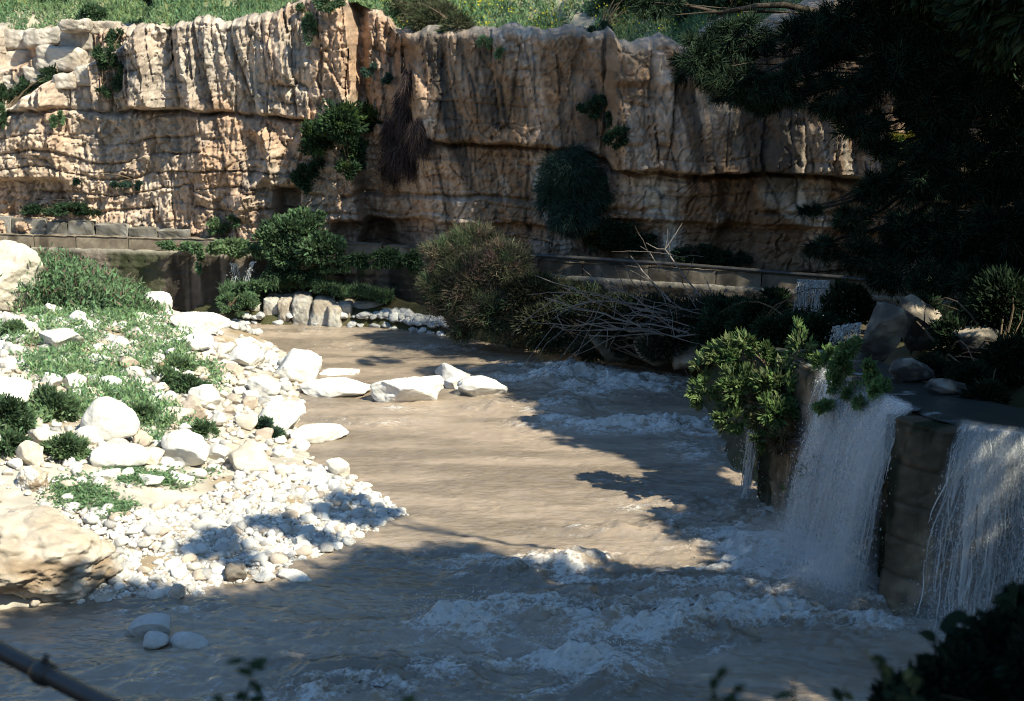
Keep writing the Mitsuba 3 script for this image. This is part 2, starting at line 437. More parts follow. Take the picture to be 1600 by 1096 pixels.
# colour of the rock: pale limestone, rust, tan, grey weathering and black water streaks, from noise; at right rust and brown also deepen the shade
pale, tan, rust, brown, grey, white, black = (0.47, 0.405, 0.34), (0.40, 0.31, 0.235), (0.36, 0.22, 0.14), (0.19, 0.12, 0.075), (0.29, 0.265, 0.235), (0.52, 0.475, 0.41), (0.060, 0.050, 0.042)
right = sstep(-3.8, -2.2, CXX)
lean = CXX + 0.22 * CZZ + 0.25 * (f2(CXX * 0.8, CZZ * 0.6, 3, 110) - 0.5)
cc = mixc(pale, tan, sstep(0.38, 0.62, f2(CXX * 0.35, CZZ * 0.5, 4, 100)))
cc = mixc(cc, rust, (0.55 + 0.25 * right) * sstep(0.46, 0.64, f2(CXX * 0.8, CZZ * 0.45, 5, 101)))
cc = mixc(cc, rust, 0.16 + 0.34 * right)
cc = mixc(cc, brown, (0.22 + 0.74 * right) * sstep(0.36 + 0.06 * (1 - right), 0.56, f2(lean * 1.3, CZZ * 0.35, 5, 108)))  # right part: stained rock, with some tree shade put into the brown
cal = bump(CXX, 2.7, 6.3, 0.4) * bump(CZZ, 1.6, 3.65, 0.25) + 0.7 * bump(CXX, -0.2, 1.3, 0.3) * bump(CZZ, 1.9, 3.9, 0.2) + 0.5 * bump(CXX, 5.0, 7.0, 0.4) * bump(CZZ, 3.7, 5.0, 0.3)
cc = mixc(cc, white, sstep(0.45, 0.56, f2(lean * 1.1, CZZ * 0.9, 5, 102)) * (0.10 + 0.85 * cal))
cc = mixc(cc, grey, 0.45 * sstep(0.54, 0.68, f2(CXX * 0.5 + 9, CZZ * 0.7, 4, 103)))
streak = f2(lean * 2.8, CZZ * 0.20, 5, 104)
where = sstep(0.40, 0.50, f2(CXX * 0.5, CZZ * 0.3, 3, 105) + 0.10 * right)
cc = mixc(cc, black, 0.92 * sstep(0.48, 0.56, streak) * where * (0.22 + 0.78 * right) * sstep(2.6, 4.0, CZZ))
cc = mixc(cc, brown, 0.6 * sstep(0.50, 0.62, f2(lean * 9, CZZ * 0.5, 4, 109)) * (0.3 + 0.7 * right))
cc = mixc(cc, grey, 0.55 * sstep(0.35, 0.0, top_z(CXX) - CZZ))
for k_, (s_, w_) in enumerate(((0.42, 0.03), (0.21, 0.016))):      # dirt in the bedding joints
    q_ = (CZZ + (f2(CXX * 0.5, CZZ * 0.4, 3, 41) - 0.5) * 0.35 + (n2(CXX * 0.6, 0, 60 + k_) - 0.5) * 0.3) / s_
    j_ = np.minimum(q_ - np.floor(q_), 1 - (q_ - np.floor(q_))) * s_
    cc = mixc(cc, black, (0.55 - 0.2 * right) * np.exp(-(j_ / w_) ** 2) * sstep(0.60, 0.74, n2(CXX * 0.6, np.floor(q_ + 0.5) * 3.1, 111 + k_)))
cc = mixc(cc, black, 0.35 * sstep(0.55, 0.7, f2(CXX * 9, CZZ * 9, 3, 106)))
cc *= (0.80 + 0.74 * f2(CXX * 16, CZZ * 9, 2, 107))[..., None]
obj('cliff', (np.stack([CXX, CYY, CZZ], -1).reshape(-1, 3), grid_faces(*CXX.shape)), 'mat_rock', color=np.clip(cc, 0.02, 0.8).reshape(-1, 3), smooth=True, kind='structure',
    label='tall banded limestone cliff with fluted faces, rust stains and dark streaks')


# the grassy slope above it
def slope_z(x, b):
    """Height of the slope at x, b metres behind the cliff line."""
    left = 1 - sstep(-10.2, -8.6, x)
    edge = top_z(x) - 0.12
    z = edge + 0.62 * np.clip(b - 0.1, 0, 400) + 0.5 * (f2(x * 0.5, b * 0.5, 4, 120) - 0.5) * np.clip(b, 0, 1.5)
    ledge = np.interp(x, [-16, -12.6, -9.4], [4.6, 4.95, 6.5])
    return z


bx = axis_steps(-22, 14, 0.14, (-60, 40))
bb = np.concatenate([np.arange(-0.1, 8, 0.14), np.arange(8, 30, 1.2), np.arange(30, 400, 25)])
BX, BB = np.meshgrid(bx, bb, indexing='ij')
setback = np.interp(BX, [-11, -9.3, -8.8, -3.8, -3.0, 2, 4], [2.2, 2.0, -0.55, -0.55, 0.3, -0.2, -0.5])
BZ = slope_z(BX, BB) - 0.06
BY = cliff_line(BX) + setback + BB
gs = f2(BX * 0.7, BY * 0.7, 4, 121)
bc = mixc((0.12, 0.14, 0.05), (0.36, 0.31, 0.24), sstep(0.55, 0.68, gs))
bc *= (0.7 + 0.6 * n2(BX * 6, BY * 6, 122))[..., None]
obj('hillside', (np.stack([BX, BY, BZ], -1).reshape(-1, 3), grid_faces(*BX.shape)), 'mat_plain', color=bc.reshape(-1, 3), smooth=True, kind='structure', label='green grassy slope rising above the cliff edge')


def hill_at(x, b):
    s = np.interp(x, [-11, -9.3, -8.8, -3.8, -3.0, 2, 4], [2.2, 2.0, -0.55, -0.55, 0.3, -0.2, -0.5])
    return np.stack([x, cliff_line(x) + s + b, slope_z(x, b) - 0.06], -1)


def on_cliff(px, py):
    """Where that line of sight meets the cliff face."""
    y = np.linspace(24, 40, 900)
    p = P(np.full_like(y, px), np.full_like(y, py), y)
    zc = np.clip(p[:, 2], 0.2, 20)
    k = np.nonzero((p[:, 1] >= cliff_line(p[:, 0]) - cliff_out(p[:, 0], zc)) & (zc < top_z(p[:, 0])))[0]
    if len(k):
        return p[k[0]]
    b = p[:, 1] - cliff_line(p[:, 0])
    k = np.nonzero((b > 0) & (p[:, 2] < hill_at(p[:, 0], b)[:, 2]))[0]
    return p[k[0]] if len(k) else p[-1]

# ------------------------------------------------------------------ the river
def zone(x, y, px, py, rx, ry):
    c = G(px, py)
    return np.exp(-((x - c[0]) / rx) ** 2 - ((y - c[1]) / ry) ** 2)


ROUGH = [  # px, py, radius x, radius y, roughness, foam
    (850, 590, 1.2, 1.1, 1.0, 1.4), (900, 582, 0.7, 0.35, 1.0, 1.7), (1000, 602, 1.4, 0.8, 0.8, 1.2), (1080, 668, 1.5, 0.45, 0.8, 1.4), (950, 666, 1.3, 0.45, 0.7, 1.1), (880, 630, 1.0, 0.8, 0.6, 0.8), (1120, 700, 0.8, 0.8, 0.5, 0.6), (1060, 790, 1.0, 0.6, 0.5, 0.5), (980, 830, 1.0, 0.3, 0.5, 0.5),
    (740, 545, 1.5, 0.5, 0.4, 0.5), (560, 540, 1.6, 0.6, 0.35, 0.35), (480, 520, 1.2, 0.4, 0.4, 0.5), (830, 660, 0.6, 0.3, 0.5, 0.6),
    (1190, 870, 0.9, 0.7, 0.8, 1.5), (1130, 830, 0.8, 0.5, 0.6, 0.7), (1280, 890, 0.8, 0.7, 0.7, 1.7), (1330, 905, 0.5, 0.5, 0.5, 1.5), (1190, 805, 0.7, 0.5, 0.5, 0.8),
    (730, 975, 0.42, 0.40, 1.2, 1.9), (830, 965, 0.7, 0.35, 1.0, 1.2), (960, 975, 0.8, 0.5, 0.9, 0.9), (1090, 985, 0.7, 0.5, 1.0, 1.3), (1190, 955, 0.6, 0.4, 0.9, 1.2),
    (900, 1035, 0.45, 0.4, 0.9, 1.3), (950, 1070, 0.5, 0.5, 0.8, 1.2), (1030, 925, 1.2, 0.5, 0.8, 0.9), (900, 885, 1.0, 0.4, 0.7, 0.7), (800, 900, 0.7, 0.3, 0.6, 0.5),
    (1380, 985, 0.45, 0.35, 0.7, 1.2), (1290, 970, 0.6, 0.3, 0.6, 0.9), (1330, 940, 0.7, 0.4, 0.5, 0.6), (600, 1080, 0.9, 0.35, 0.6, 0.8), (700, 1050, 0.9, 0.4, 0.6, 0.6), (480, 1085, 0.7, 0.3, 0.5, 0.8),
    (560, 1000, 1.2, 0.5, 0.45, 0.35), (300, 960, 0.8, 0.25, 0.3, 0.35), (300, 1050, 1.0, 0.4, 0.3, 0.2), (690, 870, 0.8, 0.3, 0.4, 0.4), (560, 660, 1.4, 0.3, 0.3, 0.4), (640, 640, 1.0, 0.2, 0.3, 0.6)]
HUMPS = [  # standing waves: px, py, half width across, half length, height
    (768, 640, 0.42, 0.30, 0.22), (890, 592, 0.55, 0.3, 0.26), (800, 905, 0.30, 0.18, 0.10), (740, 985, 0.5, 0.22, 0.30), (860, 985, 0.5, 0.2, 0.22), (1010, 990, 0.5, 0.2, 0.18), (1100, 1000, 0.4, 0.22, 0.26),
    (1190, 968, 0.5, 0.2, 0.2), (900, 1045, 0.35, 0.2, 0.24), (960, 1080, 0.4, 0.2, 0.24), (1200, 870, 0.6, 0.35, 0.14), (1080, 672, 1.0, 0.2, 0.12), (950, 672, 0.8, 0.18, 0.10), (1000, 600, 0.8, 0.3, 0.14),
    (1380, 990, 0.35, 0.2, 0.12), (1250, 1010, 0.9, 0.3, 0.10), (560, 655, 0.8, 0.25, 0.05), (500, 1040, 0.8, 0.25, 0.08), (900, 885, 0.5, 0.2, 0.12)]


def river(x, y):
    """(height, foam) of the water."""
    R, Fm = 0.17 + 0.20 * sstep(18.5, 16.5, y + 0.35 * x), 0.06 + 0.10 * sstep(18.5, 16.5, y + 0.35 * x) + 0.14 * sstep(0.5, 1.5, x) * sstep(17, 20, y)
    for px, py, rx, ry, r, f in ROUGH:
        w = zone(x, y, px, py, rx, ry)
        R += r * w
        Fm += f * w
    R, Fm = np.minimum(R, 1.2), np.minimum(Fm, 1.5)
    wx, wy = x + 0.5 * (f2(x * 0.9, y * 0.9, 3, 200) - 0.5), y + 0.5 * (f2(x * 0.9, y * 0.9, 3, 201) - 0.5)
    a = ridge(f2(wx * 0.75, wy * 1.9, 3, 202))
    b = ridge(f2(wx * 1.9, wy * 4.2, 4, 203))
    c = f2(wx * 4.5, wy * 11, 3, 204)
    d = f2(x * 9, y * 14, 3, 205)
    h = R * (0.15 * (a - 0.6) + 0.13 * (b - 0.6) + 0.05 * (c - 0.5)) + 0.034 * (c - 0.5) + 0.016 * (d - 0.5)
    h = h + 0.05 * R * np.clip(R - 0.4, 0, 1) * (ridge(f2(x * 6, y * 8, 3, 206)) - 0.5) * 2
    for px, py, rx, ry, a0 in HUMPS:
        w = zone(x, y + 0.12 * (n2(x * 2, y, 7) - 0.5), px, py, rx, ry)
        h = h + a0 * w * (0.15 + 1.1 * b * (0.5 + c)) * 0.45
    zs = np.clip(Fm, 0, 1.5)
    lace = ridge(f2(wx * 2.2, wy * 5.5, 5, 207))
    web = ridge(f2(x * 7 + 3 * a, y * 13 + 2 * b, 3, 208))
    fine = ridge(f2(x * 17, y * 26, 2, 210))
    grain = f2(x * 28, y * 34, 2, 211)
    crest = np.clip(h * 5, -0.5, 0.7)
    patch = f2(wx * 1.4, wy * 2.6, 4, 212) - 0.5
    raw = 0.30 * zs + 0.36 * lace + 0.16 * web + 0.10 * fine + 0.26 * crest + 0.9 * patch
    foam = np.maximum(sstep(0.68, 1.25, raw) * sstep(0.04, 0.4, zs), 0.09 * sstep(0.02, 0.3, zs) * sstep(0.55, 0.8, lace))
    foam = np.maximum(foam, 0.5 * sstep(0.82, 0.96, 0.8 * lace + 0.12 * web + 0.15 * patch) * sstep(0.05, 0.5, zs))
    h = h + foam * 0.03 * (f2(x * 13, y * 15, 2, 213) - 0.3) + ((web - 0.6) * 0.045 + (fine - 0.6) * 0.035) * sstep(0.1, 0.9, zs) + foam * 0.02
    return h, foam


wxs, wys = np.concatenate([np.arange(-40, -9.5, 0.5), np.arange(-9.5, 6, 0.036), np.arange(6, 10, 0.5)]), np.concatenate([np.arange(6, 11.4, 0.4), np.arange(11.4, 20, 0.028), np.arange(20, 34.5, 0.04), np.arange(34.5, 41, 0.5)])
WX, WY = np.meshgrid(wxs, wys, indexing='ij')
WZ, FO = river(WX, WY)
tone_ = sstep(0.3, 0.7, f2(WX * 0.6, WY * 2.4, 5, 220))
uv_ = np.stack([WX + 0.01 * tone_, WY + 0.01 * FO], -1).reshape(-1, 2)
k_ = 'river'
scene[k_] = mikit.ply((np.stack([WX, WY, WZ], -1).reshape(-1, 3), grid_faces(*WX.shape)), 'mat_water', smooth=True, uv=uv_)
labels[k_] = {'kind': 'structure', 'label': 'fast muddy brown river with white rapids'}

# ------------------------------------------------------------------ boulders and pebbles
ICO = {k: trimesh.creation.icosphere(subdivisions=k) for k in (0, 1, 2, 3, 4, 5)}


def boulder_mesh(rng, size, sub=3, cuts=10, rough=0.10, rot=None, tone=(0.60, 0.56, 0.50), stain=0.3, sharp=0.0):
    v = np.array(ICO[sub].vertices)
    f = np.array(ICO[sub].faces)
    for _ in range(cuts):
        n = unit(rng.normal(size=3))
        o = rng.uniform(0.50, 0.90) - sharp * 0.12
        e = np.maximum(v @ n - o, 0)
        v = v - n * (e * (0.93 + 0.06 * sharp))[:, None]
    s = rng.integers(0, 9999)
    r = 1 + rough * 2.6 * (fbm(v * 1.6 + s, 3, 1) - 0.5) + rough * 1.3 * (fbm(v * 5 + s, 4, 2) - 0.5) + (rough * 0.6 * (1 - 2 * np.abs(fbm(v * 9 + s, 3, 6) - 0.5) - 0.8) if sub > 3 else 0)
    v = v * r[:, None]
    v = v / np.array([np.ptp(v[:, 0]), np.ptp(v[:, 1]), np.ptp(v[:, 2])]) * np.asarray(size)
    a = rng.uniform(-0.5, 0.5) if rot is None else rot
    v = v @ np.array([[math.cos(a), math.sin(a), 0], [-math.sin(a), math.cos(a), 0], [0, 0, 1]])
    w = v / max(size)
    c = mixc(tone, (0.36, 0.30, 0.23), stain * sstep(0.45, 0.7, fbm(w * 3 + s, 4, 3)))
    c = mixc(c, (0.30, 0.29, 0.27), stain * 0.8 * sstep(0.55, 0.72, fbm(w * 5 + s + 7, 4, 4)))
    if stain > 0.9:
        c = mixc(c, (0.24, 0.17, 0.11), 0.85 * sstep(0.50, 0.62, fbm(w * 6 + s, 5, 8)) * sstep(0.30, 0.05, w[:, 2]))  # brown mottling kept off the top, also darkening the weaker lit front
    c *= (0.82 + 0.36 * fbm(w * 14 + s, 2, 5))[:, None]
    return (v, f), np.clip(c, 0.02, 0.85)


WHITE, TANC, GREY, ROSE = (0.62, 0.60, 0.555), (0.52, 0.47, 0.39), (0.44, 0.43, 0.41), (0.45, 0.37, 0.30)
# x0, y0, x1, y1 in the photograph (for the place and size in the world), tone, label
NAMED = [
    (-75, 366, 63, 492, TANC, 'huge pale tan boulder at the upper left edge beside the tall weeds'),
    (62, 470, 98, 498, WHITE, 'small white boulder just right of the foot of the upper huge tan boulder'),
    (-8, 490, 54, 527, WHITE, 'flat white boulder lying below the upper huge tan boulder'),
    (45, 505, 123, 549, WHITE, 'broad flat topped white boulder among weeds, tapering to the left'),
    (103, 483, 136, 513, WHITE, 'small upright white boulder standing behind the broad flat topped one'),
    (-12, 553, 27, 583, WHITE, 'white boulder at the left edge above the largest white one there'),
    (-35, 574, 50, 646, WHITE, 'large rounded white boulder at the left edge above the dark green bush'),
    (57, 578, 96, 606, WHITE, 'low white boulder directly right of the large rounded one at the left edge'),
    (95, 580, 131, 612, WHITE, 'white boulder third from the left edge in the row above the green bushes'),
    (127, 546, 178, 572, WHITE, 'long white boulder with a small peak, alone in the middle of the weeds'),
    (147, 584, 188, 614, WHITE, 'squarish pale boulder in the weeds above the big domed white boulder'),
    (193, 508, 223, 532, TANC, 'small tan boulder leaning left in the upper weeds'),
    (214, 452, 263, 487, WHITE, 'pale pointed boulder on the crest of the gravel bar'),
    (254, 476, 350, 528, WHITE, 'long white slab tilted to the right with a dark undercut side'),
    (237, 510, 283, 532, TANC, 'flat tan stone lying left of the long tilted slab'),
    (280, 519, 332, 550, WHITE, 'white boulder right below the long tilted slab'),
    (257, 543, 282, 563, WHITE, 'small round white boulder in the weeds below the flat tan stone'),
    (219, 609, 264, 636, WHITE, 'egg shaped pale boulder left of the two tan ones'),
    (248, 631, 300, 667, TANC, 'smooth tan boulder with a shaded underside beside the egg shaped one'),
    (270, 616, 318, 660, ROSE, 'reddish tan boulder wedged behind the smooth tan one'),
    (290, 597, 343, 640, WHITE, 'round white boulder above the reddish tan one'),
    (119, 620, 209, 694, WHITE, 'big domed white boulder with a grey left side'),
    (130, 687, 226, 735, WHITE, 'wide white boulder at the foot of the big domed one'),
    (36, 663, 112, 704, TANC, 'low tan boulder between the two green bushes at left'),
    (40, 650, 67, 672, TANC, 'small pinkish block above the low tan boulder at left'),
    (114, 663, 149, 695, WHITE, 'small white boulder left of the big domed one'),
    (244, 663, 333, 729, WHITE, 'big pale boulder with a slanting top right of centre of the bar'),
    (206, 671, 238, 702, ROSE, 'brownish upright boulder between two big white ones'),
    (205, 699, 256, 732, TANC, 'rounded grey tan boulder in front of the slanting topped one'),
    (343, 683, 425, 740, TANC, 'long tan boulder sloping down to the right near the water'),
    (18, 680, 62, 730, TANC, 'tan boulder below the dark green bush at the left edge'),
    (388, 622, 472, 676, WHITE, 'large white boulder at the water edge left of the slabs'),
    (420, 543, 500, 596, WHITE, 'large white peaked boulder at the bend of the river'),
    (330, 560, 377, 593, ROSE, 'reddish boulder with a dark underside near the bend'),
    (348, 530, 412, 572, WHITE, 'broad white boulder at the upper water edge, left of the peaked one'),
    (377, 580, 432, 622, WHITE, 'white boulder just below the peaked one at the bend'),
    (583, 572, 702, 633, WHITE, 'great angular white slab in the river'),
    (474, 582, 592, 622, WHITE, 'long low white slab left of the great angular one in the river'),
    (494, 569, 558, 588, WHITE, 'small white block behind the long low slab in the river'),
    (679, 562, 736, 606, GREY, 'rounded grey boulder in the river behind the wedge shaped one'),
    (717, 577, 800, 622, WHITE, 'wedge shaped white rock in the river with half of it in shade'),
    (452, 660, 546, 694, WHITE, 'flat pointed white rock reaching into the water from the bar'),
    (504, 710, 544, 745, WHITE, 'lone white boulder standing at the edge of the brown water'),
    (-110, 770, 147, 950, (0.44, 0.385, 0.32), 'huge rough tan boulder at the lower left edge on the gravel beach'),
    (199, 958, 269, 1000, GREY, 'smooth domed boulder standing in the water near the lower left'),
    (209, 986, 263, 1016, GREY, 'left one of two low wet boulders in front of the smooth domed one'),
    (258, 985, 327, 1018, GREY, 'right one of two low wet boulders in front of the smooth domed one'),
    (349, 878, 387, 915, (0.15, 0.13, 0.11), 'dark brown wet boulder at the edge of the gravel beach'),
    (423, 887, 492, 912, WHITE, 'flat white stone in the water right of the dark wet boulder'),
    (394, 892, 432, 915, GREY, 'half sunken greyish stone between the dark boulder and the flat white one'),
    (259, 912, 289, 940, ROSE, 'orange tan cobble at the lower edge of the gravel beach'),
    (24, 724, 76, 770, WHITE, 'white boulder behind the huge rough tan one'),
    (94, 785, 123, 805, WHITE, 'small pale rounded stone on the bare sandy patch'),
    (142, 726, 191, 752, WHITE, 'flat white stone above the sandy patch, leftmost of three'),
    (196, 735, 256, 760, WHITE, 'flat white stone above the sandy patch, middle one of three'),
    (256, 734, 302, 764, WHITE, 'smooth white stone above the sandy patch, rightmost of three'),
    (432, 636, 462, 660, WHITE, 'small white block at the water edge right of the large white boulder'),
    (690, 585, 722, 612, WHITE, 'small white stone under the rounded grey boulder in the river'),
]
taken = []
MARKS = []


def put_boulder(x0, y0, x1, y1, tone, label, group=None, seed=0, sub=3, name='boulder', cat='boulder', **kw):
    rng = np.random.default_rng(seed)
    base = on_land((x0 + x1) / 2, y1)
    s = base[1] / F / CP
    w, hp = (x1 - x0) * s, (y1 - y0) * s
    if w / max(hp, 1e-6) > 1.8:
        dep, h = w * 0.6, max(hp - 0.6 * w * 0.24, 0.45 * hp)
    else:
        dep, h = w * 0.85, max(hp - 0.85 * w * 0.18, 0.6 * hp)
    h *= 1.25
    (v, f), c = boulder_mesh(rng, (w, dep, h), sub, tone=tone, **kw)
    ctr = np.array([base[0], base[1] + dep * 0.42, base[2] + h * 0.5 - 0.2 * h])
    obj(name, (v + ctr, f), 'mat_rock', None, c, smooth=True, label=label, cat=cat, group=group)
    taken.append((ctr[0], ctr[1], max(w, dep) * 0.5))
    return ctr


SHORT = {0: 'upper huge tan boulder', 3: 'broad flat topped boulder', 4: 'small upright white boulder', 6: 'largest white boulder at left', 9: 'long boulder alone in the weeds', 10: 'squarish boulder in the weeds', 11: 'left leaning tan boulder', 12: 'pointed boulder on the crest',
         13: 'long tilted slab', 15: 'boulder below the tilted slab', 17: 'egg shaped boulder', 18: 'smooth tan boulder', 20: 'round white boulder', 21: 'big domed boulder', 23: 'low tan boulder at left', 26: 'slanting topped boulder', 29: 'long tan sloping boulder', 30: 'tan boulder at the left edge',
         31: 'large boulder at the water edge', 32: 'peaked boulder at the bend', 33: 'reddish undercut boulder', 34: 'broad boulder near the bend', 41: 'flat pointed rock', 42: 'lone boulder in the water', 50: 'boulder behind the rough one', 51: 'rounded stone on the sand', 53: 'middle flat stone above the sand', 54: 'smooth stone above the sand'}
for i, (x0, y0, x1, y1, tone, lab) in enumerate(NAMED):
    hero = (x1 - x0) > 120 or lab.startswith(('huge', 'great'))
    kw = dict(cuts=15, rough=0.11, sharp=0.35)
    if 'huge rough' in lab:
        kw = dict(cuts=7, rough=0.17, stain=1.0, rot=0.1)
    elif 'huge' in lab:
        kw = dict(cuts=9, rough=0.10, stain=0.5, rot=0.2)
    elif 'slab' in lab or 'wedge' in lab or 'peaked' in lab:
        kw = dict(cuts=16, rough=0.13, sharp=0.15, rot=0.05, stain=0.2)
    elif 'domed' in lab:
        kw = dict(cuts=3, rough=0.06, stain=0.15)
    MARKS.append((put_boulder(x0, y0, x1, y1, tone, lab, seed=500 + i, sub=5 if 'huge' in lab else 4 if hero else 3, **kw)[:2], SHORT.get(i)))

# the lesser stones of the bar, each a thing of its own
rng = np.random.default_rng(77)
ZONES = [  # polygon in the photograph, how many, size range (px), label, group
    ([(0, 500), (60, 470), (200, 470), (330, 530), (420, 560), (460, 640), (440, 700), (330, 700), (120, 640), (0, 650)], 160, (11, 36), 'small pale limestone boulder lying among the green weeds of the bar', 'small boulders among the weeds'),
    ([(330, 520), (430, 560), (470, 600), (470, 700), (520, 760), (430, 760), (330, 740), (300, 640)], 84, (12, 48), 'bare white stone on the side of the bar next to the brown water', 'white stones along the water'),
    ([(0, 690), (330, 720), (300, 770), (140, 770), (0, 770)], 22, (12, 32), 'pale stone scattered above the sandy patch of the bar', 'stones above the sandy patch')]
used = set()
for poly, n, (s0, s1), lab, grp in ZONES:
    pg = shapely.Polygon(poly)
    x0, y0, x1, y1 = pg.bounds
    k = tries = 0
    while k < n and tries < 4000:
        tries += 1
        px, py = rng.uniform(x0, x1), rng.uniform(y0, y1)
        if not pg.contains(shapely.Point(px, py)):
            continue
        sz = s0 + (s1 - s0) * rng.uniform() ** 2.2
        q = on_land(px, py)
        r = sz * 0.5 * q[1] / F
        if q[2] < 0.02 or any((q[0] - a) ** 2 + (q[1] + r - b) ** 2 < (0.85 * c + 0.8 * r) ** 2 for a, b, c in taken):
            continue
        tone = [WHITE, WHITE, WHITE, TANC, ROSE, GREY][rng.integers(0, 6)]
        ranked = sorted((float(np.hypot(*(m[:2] - q[:2]))), j) for j, (m, sh) in enumerate(MARKS) if sh)[:3]
        word = {WHITE: 'white', TANC: 'tan', ROSE: 'reddish', GREY: 'grey'}[tone]
        big = 'largish' if sz > 22 else 'middling' if sz > 15 else 'small'
        for dist, j in ranked:
            dx, dy = q[0] - MARKS[j][0][0], q[1] - MARKS[j][0][1]
            side = ('right of' if dx > 0 else 'left of') if abs(dx) > 1.6 * abs(dy) else ('beyond' if dy > 0 else 'in front of') if abs(dy) > 1.6 * abs(dx) else (('beyond and ' if dy > 0 else 'before and ') + ('right of' if dx > 0 else 'left of'))
            lab2 = f"{big} {word} stone {'close, ' if dist < 0.7 else ''}{side} the {MARKS[j][1]}"
            lab2 = ' '.join(lab2.split()[:16])
            if lab2 not in used:
                break
        used.add(lab2)
        put_boulder(px - sz / 2, py - sz * rng.uniform(0.55, 0.8), px + sz / 2, py, tone, lab2, grp, seed=int(rng.integers(1e6)), sub=2, name='stone', cat='stone', cuts=15, rough=0.11, sharp=0.6)
        k += 1


def pebbles(name, label, poly, n, s0, s1, tones, seed, floor=-0.02, power=2.0, parent=None, sub=1, avoid=None):
    """Loose small stones thrown over a patch of ground, too many to count."""
    rng = np.random.default_rng(seed)
    shapes = [boulder_mesh(np.random.default_rng(seed + 50 + i), (1, 0.8, 0.6), sub, 9, 0.10, sharp=0.6)[0] for i in range(14)]
    pg = shapely.Polygon([tuple(on_land(a, b)[:2]) if not isinstance(a, tuple) else a for a, b in poly]).buffer(0)
    shapely.prepare(pg)
    x0, y0, x1, y1 = pg.bounds
    xy = rng.uniform((x0, y0), (x1, y1), (n * 6, 2))
    xy = xy[shapely.contains_xy(pg, xy[:, 0], xy[:, 1])][:n]
    if avoid is not None:
        xy = xy[~shapely.contains_xy(avoid, xy[:, 0], xy[:, 1]) | (rng.uniform(size=len(xy)) < 0.12)]
    z = land(xy[:, 0], xy[:, 1])
    xy, z = xy[z > floor], z[z > floor]
    V, Fc, C, at = [], [], [], 0
    which = rng.integers(0, 14, len(xy))
    s = s0 + (s1 - s0) * rng.uniform(0, 1, len(xy)) ** power
    a = rng.uniform(0, 6.28, len(xy))
    tone = np.array(tones)[rng.integers(0, len(tones), len(xy))] * rng.uniform(0.75, 1.1, (len(xy), 1))
    for i in range(14):
        m = which == i
        v, f = shapes[i]
        ca, sa = np.cos(a[m])[:, None], np.sin(a[m])[:, None]
        vx, vy, vz = v[:, 0][None], v[:, 1][None], v[:, 2][None]
        w = np.stack([vx * ca - vy * sa, vx * sa + vy * ca, vz + 0 * ca], -1) * s[m][:, None, None] + np.stack([xy[m, 0], xy[m, 1], z[m] + 0.16 * s[m]], -1)[:, None]
        V.append(w.reshape(-1, 3))
        Fc.append((f[None] + (np.arange(m.sum()) * len(v))[:, None, None]).reshape(-1, 3) + at)
        C.append(np.repeat(tone[m], len(v), 0))
        at += len(V[-1])
    obj(name, (np.vstack(V), np.vstack(Fc)), 'mat_plain', parent, np.clip(np.vstack(C), 0.02, 0.8), smooth=True, label=label, kind='stuff')


PT = [(0.62, 0.60, 0.56), (0.60, 0.58, 0.54), (0.62, 0.60, 0.56), (0.54, 0.51, 0.46), (0.46, 0.39, 0.32), (0.40, 0.385, 0.37)]
SAND = shapely.Polygon([tuple(on_land(a, b)[:2]) for a, b in [(90, 770), (190, 742), (320, 750), (335, 770), (250, 800), (190, 808), (130, 798)]])
BEACH = [(120, 945), (300, 935), (400, 905), (540, 855), (640, 808), (575, 765), (520, 735), (430, 735), (330, 770), (230, 800), (130, 800)]
pebbles('gravel', 'white river pebbles of the gravel beach', BEACH, 1700, 0.04, 0.26, PT, 900, power=4.5)
pebbles('fine_gravel', 'fine pale gravel filling the beach between the pebbles', BEACH + [(90, 780)], 11000, 0.03, 0.095, PT, 903, power=2.0, sub=0, avoid=SAND)
pebbles('cobbles', 'pale cobbles strewn over the whole gravel bar', [(0, 960), (140, 940), (230, 800), (440, 740), (480, 690), (470, 600), (420, 540), (330, 510), (200, 470), (0, 480), (-60, 500), (-60, 960)], 2200, 0.05, 0.30, PT, 901, power=3.4, avoid=SAND)
pebbles('shingle', 'grey white shingle at the foot of the far bank', [(345, 512), (440, 515), (560, 516), (640, 520), (720, 530), (690, 500), (620, 488), (560, 496), (430, 500), (350, 496)], 1300, 0.08, 0.34, [(0.42, 0.42, 0.41), (0.36, 0.36, 0.35), (0.48, 0.47, 0.45)], 902, power=1.5)


def bed_block(rng, size, tone, stain=0.7, rot=0.0):
    """A squared block of bedded rock with worn edges."""
    b = trimesh.creation.box((1, 1, 1))
    for _ in range(4):
        b = b.subdivide()
    v, f = np.array(b.vertices) * 2, np.array(b.faces)
    v = v / (np.abs(v) ** 7).sum(1, keepdims=True) ** (1 / 7.0)
    v = v / 2 * np.asarray(size)
    v[:, 0] += v[:, 2] * rng.uniform(-0.12, 0.12)
    v[:, 2] += v[:, 0] * rng.uniform(-0.08, 0.08)
    s = rng.integers(0, 9999)
    nrm = unit(v / np.asarray(size) ** 2)
    v = v + nrm * ((fbm(v * 3.5 + s, 4, 1) - 0.5) * 0.16 + (fbm(v * 13 + s, 2, 2) - 0.5) * 0.05)[:, None]
    v = v @ np.array([[math.cos(rot), math.sin(rot), 0], [-math.sin(rot), math.cos(rot), 0], [0, 0, 1]])
    c = mixc(tone, (0.27, 0.215, 0.16), stain * sstep(0.42, 0.66, fbm(v * 2.5 + s, 4, 3)))
    c = mixc(c, (0.10, 0.095, 0.085), stain * 0.8 * sstep(0.54, 0.68, fbm(v * [7, 7, 1.5] + s, 4, 4)))
    return (v, f), np.clip(c * (0.72 + 0.56 * fbm(v * 14 + s, 2, 5))[:, None], 0.02, 0.8)

from scipy.ndimage import gaussian_filter

